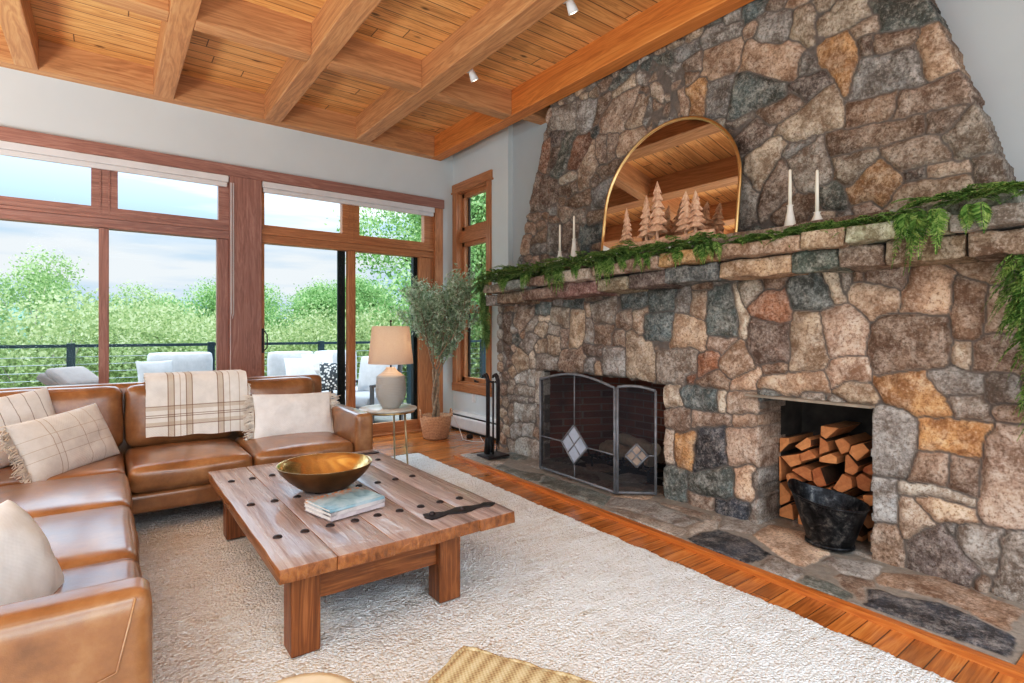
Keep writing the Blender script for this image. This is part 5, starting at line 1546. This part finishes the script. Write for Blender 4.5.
GF = fabric('outdoor_grey_cushion', (196,198,202)); GD = fabric('outdoor_dark_cushion', (120,118,116)); WF = plain('outdoor_weathered_frame', (96,92,90), .6)
PAT = NT('black_white_pattern'); _v = PAT.coord(); _vo = PAT.n('ShaderNodeTexVoronoi'); _vo.inputs['Scale'].default_value = 26; PAT.l(_v, _vo.inputs['Vector'])
PAT = PAT.fin(PAT.ramp(_vo.outputs['Distance'], [(.35, (226,226,224)), (.45, (70,74,78))]), .9)
def outsofa(label, x0, x1, y0, y1, backs, armL=True, armR=True, top=.90):
    t = thing('outdoor_sofa', label, 'outdoor sofa', ((x0+x1)/2,(y0+y1)/2,-.03))
    w_, d = (x1-x0), (y1-y0)
    MB().box(-w_/2, w_/2, -d/2, d/2, .12, .25, bev=.01).build('frame', WF, t, fix=False)
    for sx in (-1,1):
        for sy in (-1,1): MB().box(sx*(w_/2-.04)-.03, sx*(w_/2-.04)+.03, sy*(d/2-.05)-.03, sy*(d/2-.05)+.03, 0, .12).build('leg', WF, t, fix=False)
    n = max(1, round(w_/.75))
    for i in range(n):
        cushion('seat_cushion', GF, (-w_/2+w_*(i+.5)/n,-.03,.34), (w_/n-.01,d-.1,.18), .05, (0,0,.02), t, n=6)
        cushion('back_cushion', GF, (-w_/2+w_*(i+.5)/n,d/2-.12,.34+(top-.34)/2+.06), (w_/n-.02,.2,top-.36), .07, (0,.03,0), t, n=6)
    if armL: MB().box(-w_/2-.06, -w_/2, -d/2, d/2, .0, .62, bev=.015).build('arm', WF, t, fix=False)
    if armR: MB().box(w_/2, w_/2+.06, -d/2, d/2, .0, .62, bev=.015).build('arm', WF, t, fix=False)
    return t
outsofa('light grey outdoor sofa on the deck, left of the wide wooden post', .42, 1.22, 8.1, 8.9, 1, top=1.0)
outsofa('long light grey outdoor sofa on the deck behind the right doors', 1.95, 3.35, 8.1, 8.95, 3, armL=False, armR=False, top=.98)
def opillow(label, m, c, w_, h_, xd, yd): 
    o = link('outdoor_pillow', pillow_mesh('outdoor_pillow', w_, h_, .14, 16), m, smooth=True); o.matrix_world = basis(c, xd, yd); tag(o, label, 'pillow')
opillow('pale knitted pillow on the left outdoor sofa', GF, (.50,8.25,.74), .42, .40, (1,.3,0), (0,.3,1))
opillow('white square pillow in the middle of the long outdoor sofa', M['white_pillow'], (2.35,8.45,.72), .48, .40, (1,.1,0), (0,.3,1))
opillow('white pillow leaning further right on the long outdoor sofa', M['cream'], (2.62,8.5,.80), .48, .34, (1,.0,0), (0,.3,1))
opillow('black and white patterned pillow beside the outdoor armchair', PAT, (2.62,7.75,.66), .44, .42, (1,-.5,0), (-.1,.3,1))
def armchair():
    t = thing('outdoor_armchair', 'grey cushioned outdoor armchair seen through the right door', 'armchair', (3.05,7.62,-.03), math.radians(-62))
    MB().box(-.36,.36,-.36,.36,.2,.27,bev=.01).build('frame', WF, t, fix=False)
    cushion('seat_cushion', GF, (0,-.02,.35), (.64,.66,.16), .05, (0,0,.02), t, n=6)
    cushion('back_cushion', GF, (0,.24,.68), (.64,.16,.56), .06, (0,.03,0), t, rot=(math.radians(-10),0,0), n=6)
    cushion('back_panel', GD, (0,.345,.62), (.70,.05,.66), .02, parent=t, rot=(math.radians(-10),0,0), n=4)
    for s in (-1,1):
        MB().box(s*.37-.03, s*.37+.03, -.36, .36, .56, .60, bev=.01).box(s*.37-.02, s*.37+.02, -.36, -.31, 0, .57).box(s*.37-.02, s*.37+.02, .30, .35, 0, .57).build('arm', WF, t, fix=False)
armchair()
# folded woven lounge back near the left door
t = thing('outdoor_lounger', 'woven grey outdoor lounge chair tops just above the sofa', 'lounge chair', (-.27,7.35,-.03), math.radians(35))
cushion('back_cushion', fabric('woven_grey', (170,160,156)), (0,0,.84), (.42,.10,.34), .04, (0,.01,0), t, rot=(math.radians(-58),0,math.radians(10)), n=6)
cushion('back_cushion', fabric('woven_grey_b', (150,140,134)), (-.06,.06,.80), (.40,.08,.32), .03, (0,.01,0), t, rot=(math.radians(-58),0,math.radians(22)), n=6)
cushion('seat_cushion', GF, (.05,-.2,.38), (.6,.6,.14), .04, (0,0,.02), t, n=6)
MB().box(-.28,.34,-.5,.16,.22,.30, bev=.01).box(-.26,-.22,-.48,-.44,0,.25).box(.28,.32,-.48,-.44,0,.25).box(-.2,-.16,.05,.09,0,.80).box(.16,.20,.05,.09,0,.80).box(.28,.32,.1,.14,0,.25).build('frame', WF, t, fix=False)

# ground and hills
def gmat(nm, a, b2, sc): 
    t = NT(nm); n = t.noise(t.coord(), sc, 6, .65); return t.fin(t.ramp(n, [(.35, a), (.65, b2)]), .95, spec=.1)
S('floor_ground', gmat('meadow_ground', (78,104,54), (132,156,84), .6), -80, 120, 9.4, 160, -4.2, -4)
def hill(nm, x0, x1, y0, hgt, seed, m):
    n = 60; V = []; F = []
    for i in range(n+1):
        x = x0+(x1-x0)*i/n; h = hgt*(.55+.45*math.sin(i/n*PI*1.3+seed))+hgt*.12*mnoise.noise(Vector((i*.2, seed, 0)))
        V += [(x, y0, -6), (x, y0+12, h-2), (x, y0+50, -6)]
    for i in range(n): a = i*3; F += [(a, a+3, a+4, a+1), (a+1, a+4, a+5, a+2)]
    b = MB(); b.add(V, F); return struct(b.build(nm, m, None, True))
hill('terrain_hill', -120, 220, 150, 11, 1.2, gmat('far_hill', (96,128,110), (120,148,126), .05))

# trees; haze is put into the leaf colours by whitening the greens
G1 = leafmat('birch_leaf', (118,142,92), (158,182,124), (206,220,170), 1.2, .5)
G2 = leafmat('maple_leaf', (96,132,78), (146,178,116), (200,220,164), 1.0, .5)
G3 = leafmat('brush_leaf', (124,140,94), (164,178,124), (206,214,166), 1.0, .5)
TB = plain('pale_bark', (170,160,146), .9, var=.2); TB2 = plain('brown_bark', (92,74,58), .9, var=.2)
def crown_pts(n, blobs, seed):
    rs = np.random.RandomState(seed); B = np.array(blobs); wgt = (B[:, 3]*B[:, 4])**1.2; k = rs.choice(len(B), n, p=wgt/wgt.sum())
    d = rs.normal(size=(n, 3)); d /= np.linalg.norm(d, axis=1)[:, None]; rad = rs.uniform(.35, 1.0, (n, 1))**.45
    return B[k, :3]+d*rad*B[k][:, [3,3,4]]*(1+.18*rs.normal(size=(n,1)))
def make_tree(kind, seed, H, R_, n, leaf, lm, bark, trunk_r=.09, low=.25):
    t = thing('deciduous_tree', 'tree', 'tree'); rr = random.Random(seed)
    b = MB(); b.tube([(0,0,-.5),(.05,0,H*.3),(.0,.1,H*.6),(.1,.0,H*.9)], [trunk_r*1.3,trunk_r,trunk_r*.6,trunk_r*.2], 6)
    blobs = []
    for i in range(34):
        a = rr.random()*6.28; hh = low+(1-low)*rr.random(); ra = R_*math.sin(PI*min(1, max(.08, (hh-low)/(1-low)*.85+.12)))**.8*rr.uniform(.35,.95)
        c = (ra*math.cos(a), ra*math.sin(a), H*hh); blobs.append((*c, R_*rr.uniform(.22,.40), R_*rr.uniform(.18,.34)))
        b.tube([(0,0,H*hh*.6),(c[0]*.5,c[1]*.5,H*hh*.85),c], [trunk_r*.4,trunk_r*.25,trunk_r*.08], 4, cap=False)
    b.build('trunk', bark, t, True)
    leaf_cloud('crown', crown_pts(n, blobs, seed), leaf, leaf*.55, lm, t, seed)
    return t
protos = {'birch': make_tree('birch', 1, 6.5, 1.5, 22000, .07, G1, TB, .06, .2),
          'maple': make_tree('maple', 2, 8.0, 3.0, 70000, .10, G2, TB2, .12, .12),
          'brush': make_tree('brush', 3, 3.6, 2.0, 32000, .06, G3, TB, .05, .05)}
used = set()
def plant(kind, x, y, z, s, rz, lab):
    o = protos[kind]
    if kind in used: o = copy_tree(o)
    used.add(kind); o.location = (x,y,z); o.scale = (s,s,s); o.rotation_euler = (0,0,rz)
    tag(o, lab, 'tree', 'trees beyond the deck')
T_ = [
 ('birch',-2.9,17,-4,1.04,0,'tall thin birch at the far left of the left window'),
 ('birch',-1.3,16.2,-4,1.08,1,'tallest airy birch left of the dark railing post'),
 ('birch',.35,19,-4,1.02,2,'birch tree just left of the left door mullion'),
 ('birch',-4.6,15,-4,1.0,3,'birch tree partly cut off by the left picture edge'),
 ('brush',-3.4,13.5,-4,1.55,2,'yellow-green brush low at the far left of the view'),
 ('brush',-.9,13.5,-4,1.52,1,'yellow-green brush behind the dark railing post'),
 ('brush',1.3,15.5,-4,1.55,4,'brush behind the left door mullion'),
 ('brush',3.1,19,-4,1.50,5,'brush below the gap of open sky in the left door'),
 ('maple',1.9,27,-4,.80,1,'round green tree rising at the left of the hill gap'),
 ('maple',3.9,21,-4,.86,2,'leafy tree just left of the wide wooden post'),
 ('brush',4.4,15.5,-4,1.5,1,'brush behind the grey outdoor sofa at the post'),
 ('maple',6.2,19,-4,.82,3,'rounded tree behind the long outdoor sofa'),
 ('maple',9.2,24,-4,.92,4,'tree farther back in the middle of the right door glass'),
 ('brush',5.6,13.5,-4,1.5,0,'low brush behind the long outdoor sofa cushions'),
 ('brush',7.6,13,-4,1.6,2,'low brush right of the railing post in the right door'),
 ('maple',9.3,15.5,-4,1.30,0,'big bright green tree filling the far right door'),
 ('maple',12.6,18,-4,1.45,2,'large tree between the right door and the side window'),
 ('maple',12.6,12.5,-4,1.25,5,'large tree filling the tall side window'),
 ('maple',16.5,14,-4,1.3,1,'large tree at the right of the tall side window'),
 ('brush',10.6,14.2,-4,1.9,3,'bright brush low behind the lamp'),
]
for q in T_: plant(*q)
# continuous thicket far behind
rs = np.random.RandomState(9); n = 60000
X_ = rs.uniform(-14, 26, n); Y_ = rs.uniform(24, 32, n); top = .2+1.3*np.array([mnoise.noise(Vector((x*.25, 0, 0))) for x in X_])+.6*np.array([mnoise.noise(Vector((x*1.1, 5, 0))) for x in X_])
Z_ = -4+(top+4)*rs.uniform(0, 1, n)**.6
o = leaf_cloud('far_thicket', np.stack([X_, Y_, Z_], 1), .3, .2, G3, None, 5); tag(o, 'dense yellow-green thicket of far brush below the horizon', 'bushes', kind='stuff')

# ================================================================ SKY, LIGHT, CAMERA
wd = bpy.data.worlds.new('World'); scene.world = wd; wd.use_nodes = True; nt = wd.node_tree; N = nt.nodes; K = nt.links
bg = N['Background']; tc = N.new('ShaderNodeTexCoord'); mp = N.new('ShaderNodeMapping'); mp.inputs['Scale'].default_value = (1.4,1.4,11)
K.new(tc.outputs['Generated'], mp.inputs[0]); nz = N.new('ShaderNodeTexNoise'); nz.inputs['Scale'].default_value = 1.6; nz.inputs['Detail'].default_value = 5; nz.inputs['Roughness'].default_value = .5
K.new(mp.outputs[0], nz.inputs['Vector']); rp = N.new('ShaderNodeValToRGB'); e = rp.color_ramp.elements
e[0].position = .44; e[0].color = rgba((176,208,238)); e[1].position = .60; e[1].color = rgba((236,240,245))
K.new(nz.outputs['Fac'], rp.inputs[0]); K.new(rp.outputs[0], bg.inputs[0])
sx = N.new('ShaderNodeSeparateXYZ'); K.new(tc.outputs['Generated'], sx.inputs[0])
mr_ = N.new('ShaderNodeMapRange'); mr_.interpolation_type = 'SMOOTHSTEP'; K.new(sx.outputs[2], mr_.inputs[0])
mr_.inputs[1].default_value = .12; mr_.inputs[2].default_value = .45; mr_.inputs[3].default_value = .98; mr_.inputs[4].default_value = 4.8
K.new(mr_.outputs[0], bg.inputs[1])

def area(nm, loc, rot, sx, sy, e, col):
    l = bpy.data.lights.new(nm, 'AREA'); l.shape = 'RECTANGLE'; l.size = sx; l.size_y = sy; l.energy = e; l.color = col
    o = bpy.data.objects.new(nm, l); COL.objects.link(o); o.location = loc; o.rotation_euler = [math.radians(a) for a in rot]; return o
area('fill_light_rear', (.3,-1.6,3.4), (35,0,-25), 3.0, 1.5, 60, (.88,.97,1))  # added fill behind the camera, no actual ceiling fixture
area('fill_light_left', (-2.6,1.5,3.3), (0,-35,0), 1.5, 3.5, 45, (.90,.98,1))  # added fill out of view on the left, no fixture there
area('fill_uplight_rear', (-.2,-1.3,.9), (155,0,-35), 3.0, 1.6, 85, (.92,.98,1))  # added low fill aimed up to brighten the ceiling, no floor lamp
area('fill_uplight_left', (-2.9,3.0,.7), (180,-12,0), 1.6, 3.6, 300, (.93,.99,1))  # added unseen fill lighting beam undersides and planks, no lamp stands here
sun = bpy.data.lights.new('sun', 'SUN'); sun.energy = 1.5; sun.angle = .1; sun.color = (1,.97,.9)
so = bpy.data.objects.new('sun', sun); COL.objects.link(so); so.rotation_euler = (math.radians(42), 0, math.radians(-75))

cam = bpy.data.cameras.new('camera'); co_ = bpy.data.objects.new('camera', cam); COL.objects.link(co_)
co_.location = (0,0,1.3); co_.rotation_euler = (PI/2, 0, -math.atan(405/541)); cam.sensor_width = 36; cam.lens = 36*541/1024; cam.shift_y = -9.5/1024; cam.clip_start = .05; cam.clip_end = 500
scene.camera = co_
scene.view_settings.view_transform = 'Standard'; scene.view_settings.look = 'None'; scene.view_settings.exposure = .14; scene.view_settings.gamma = 1
vs = scene.view_settings; vs.use_curve_mapping = True; _cm = vs.curve_mapping; _c = _cm.curves[3]
for _x, _y in ((.05,.039),(.18,.172),(.5,.55)): _c.points.new(_x, _y)
_cm.update()
scene.cycles.use_denoising = True; scene.cycles.max_bounces = 8; scene.cycles.transparent_max_bounces = 16; scene.cycles.sample_clamp_indirect = 6
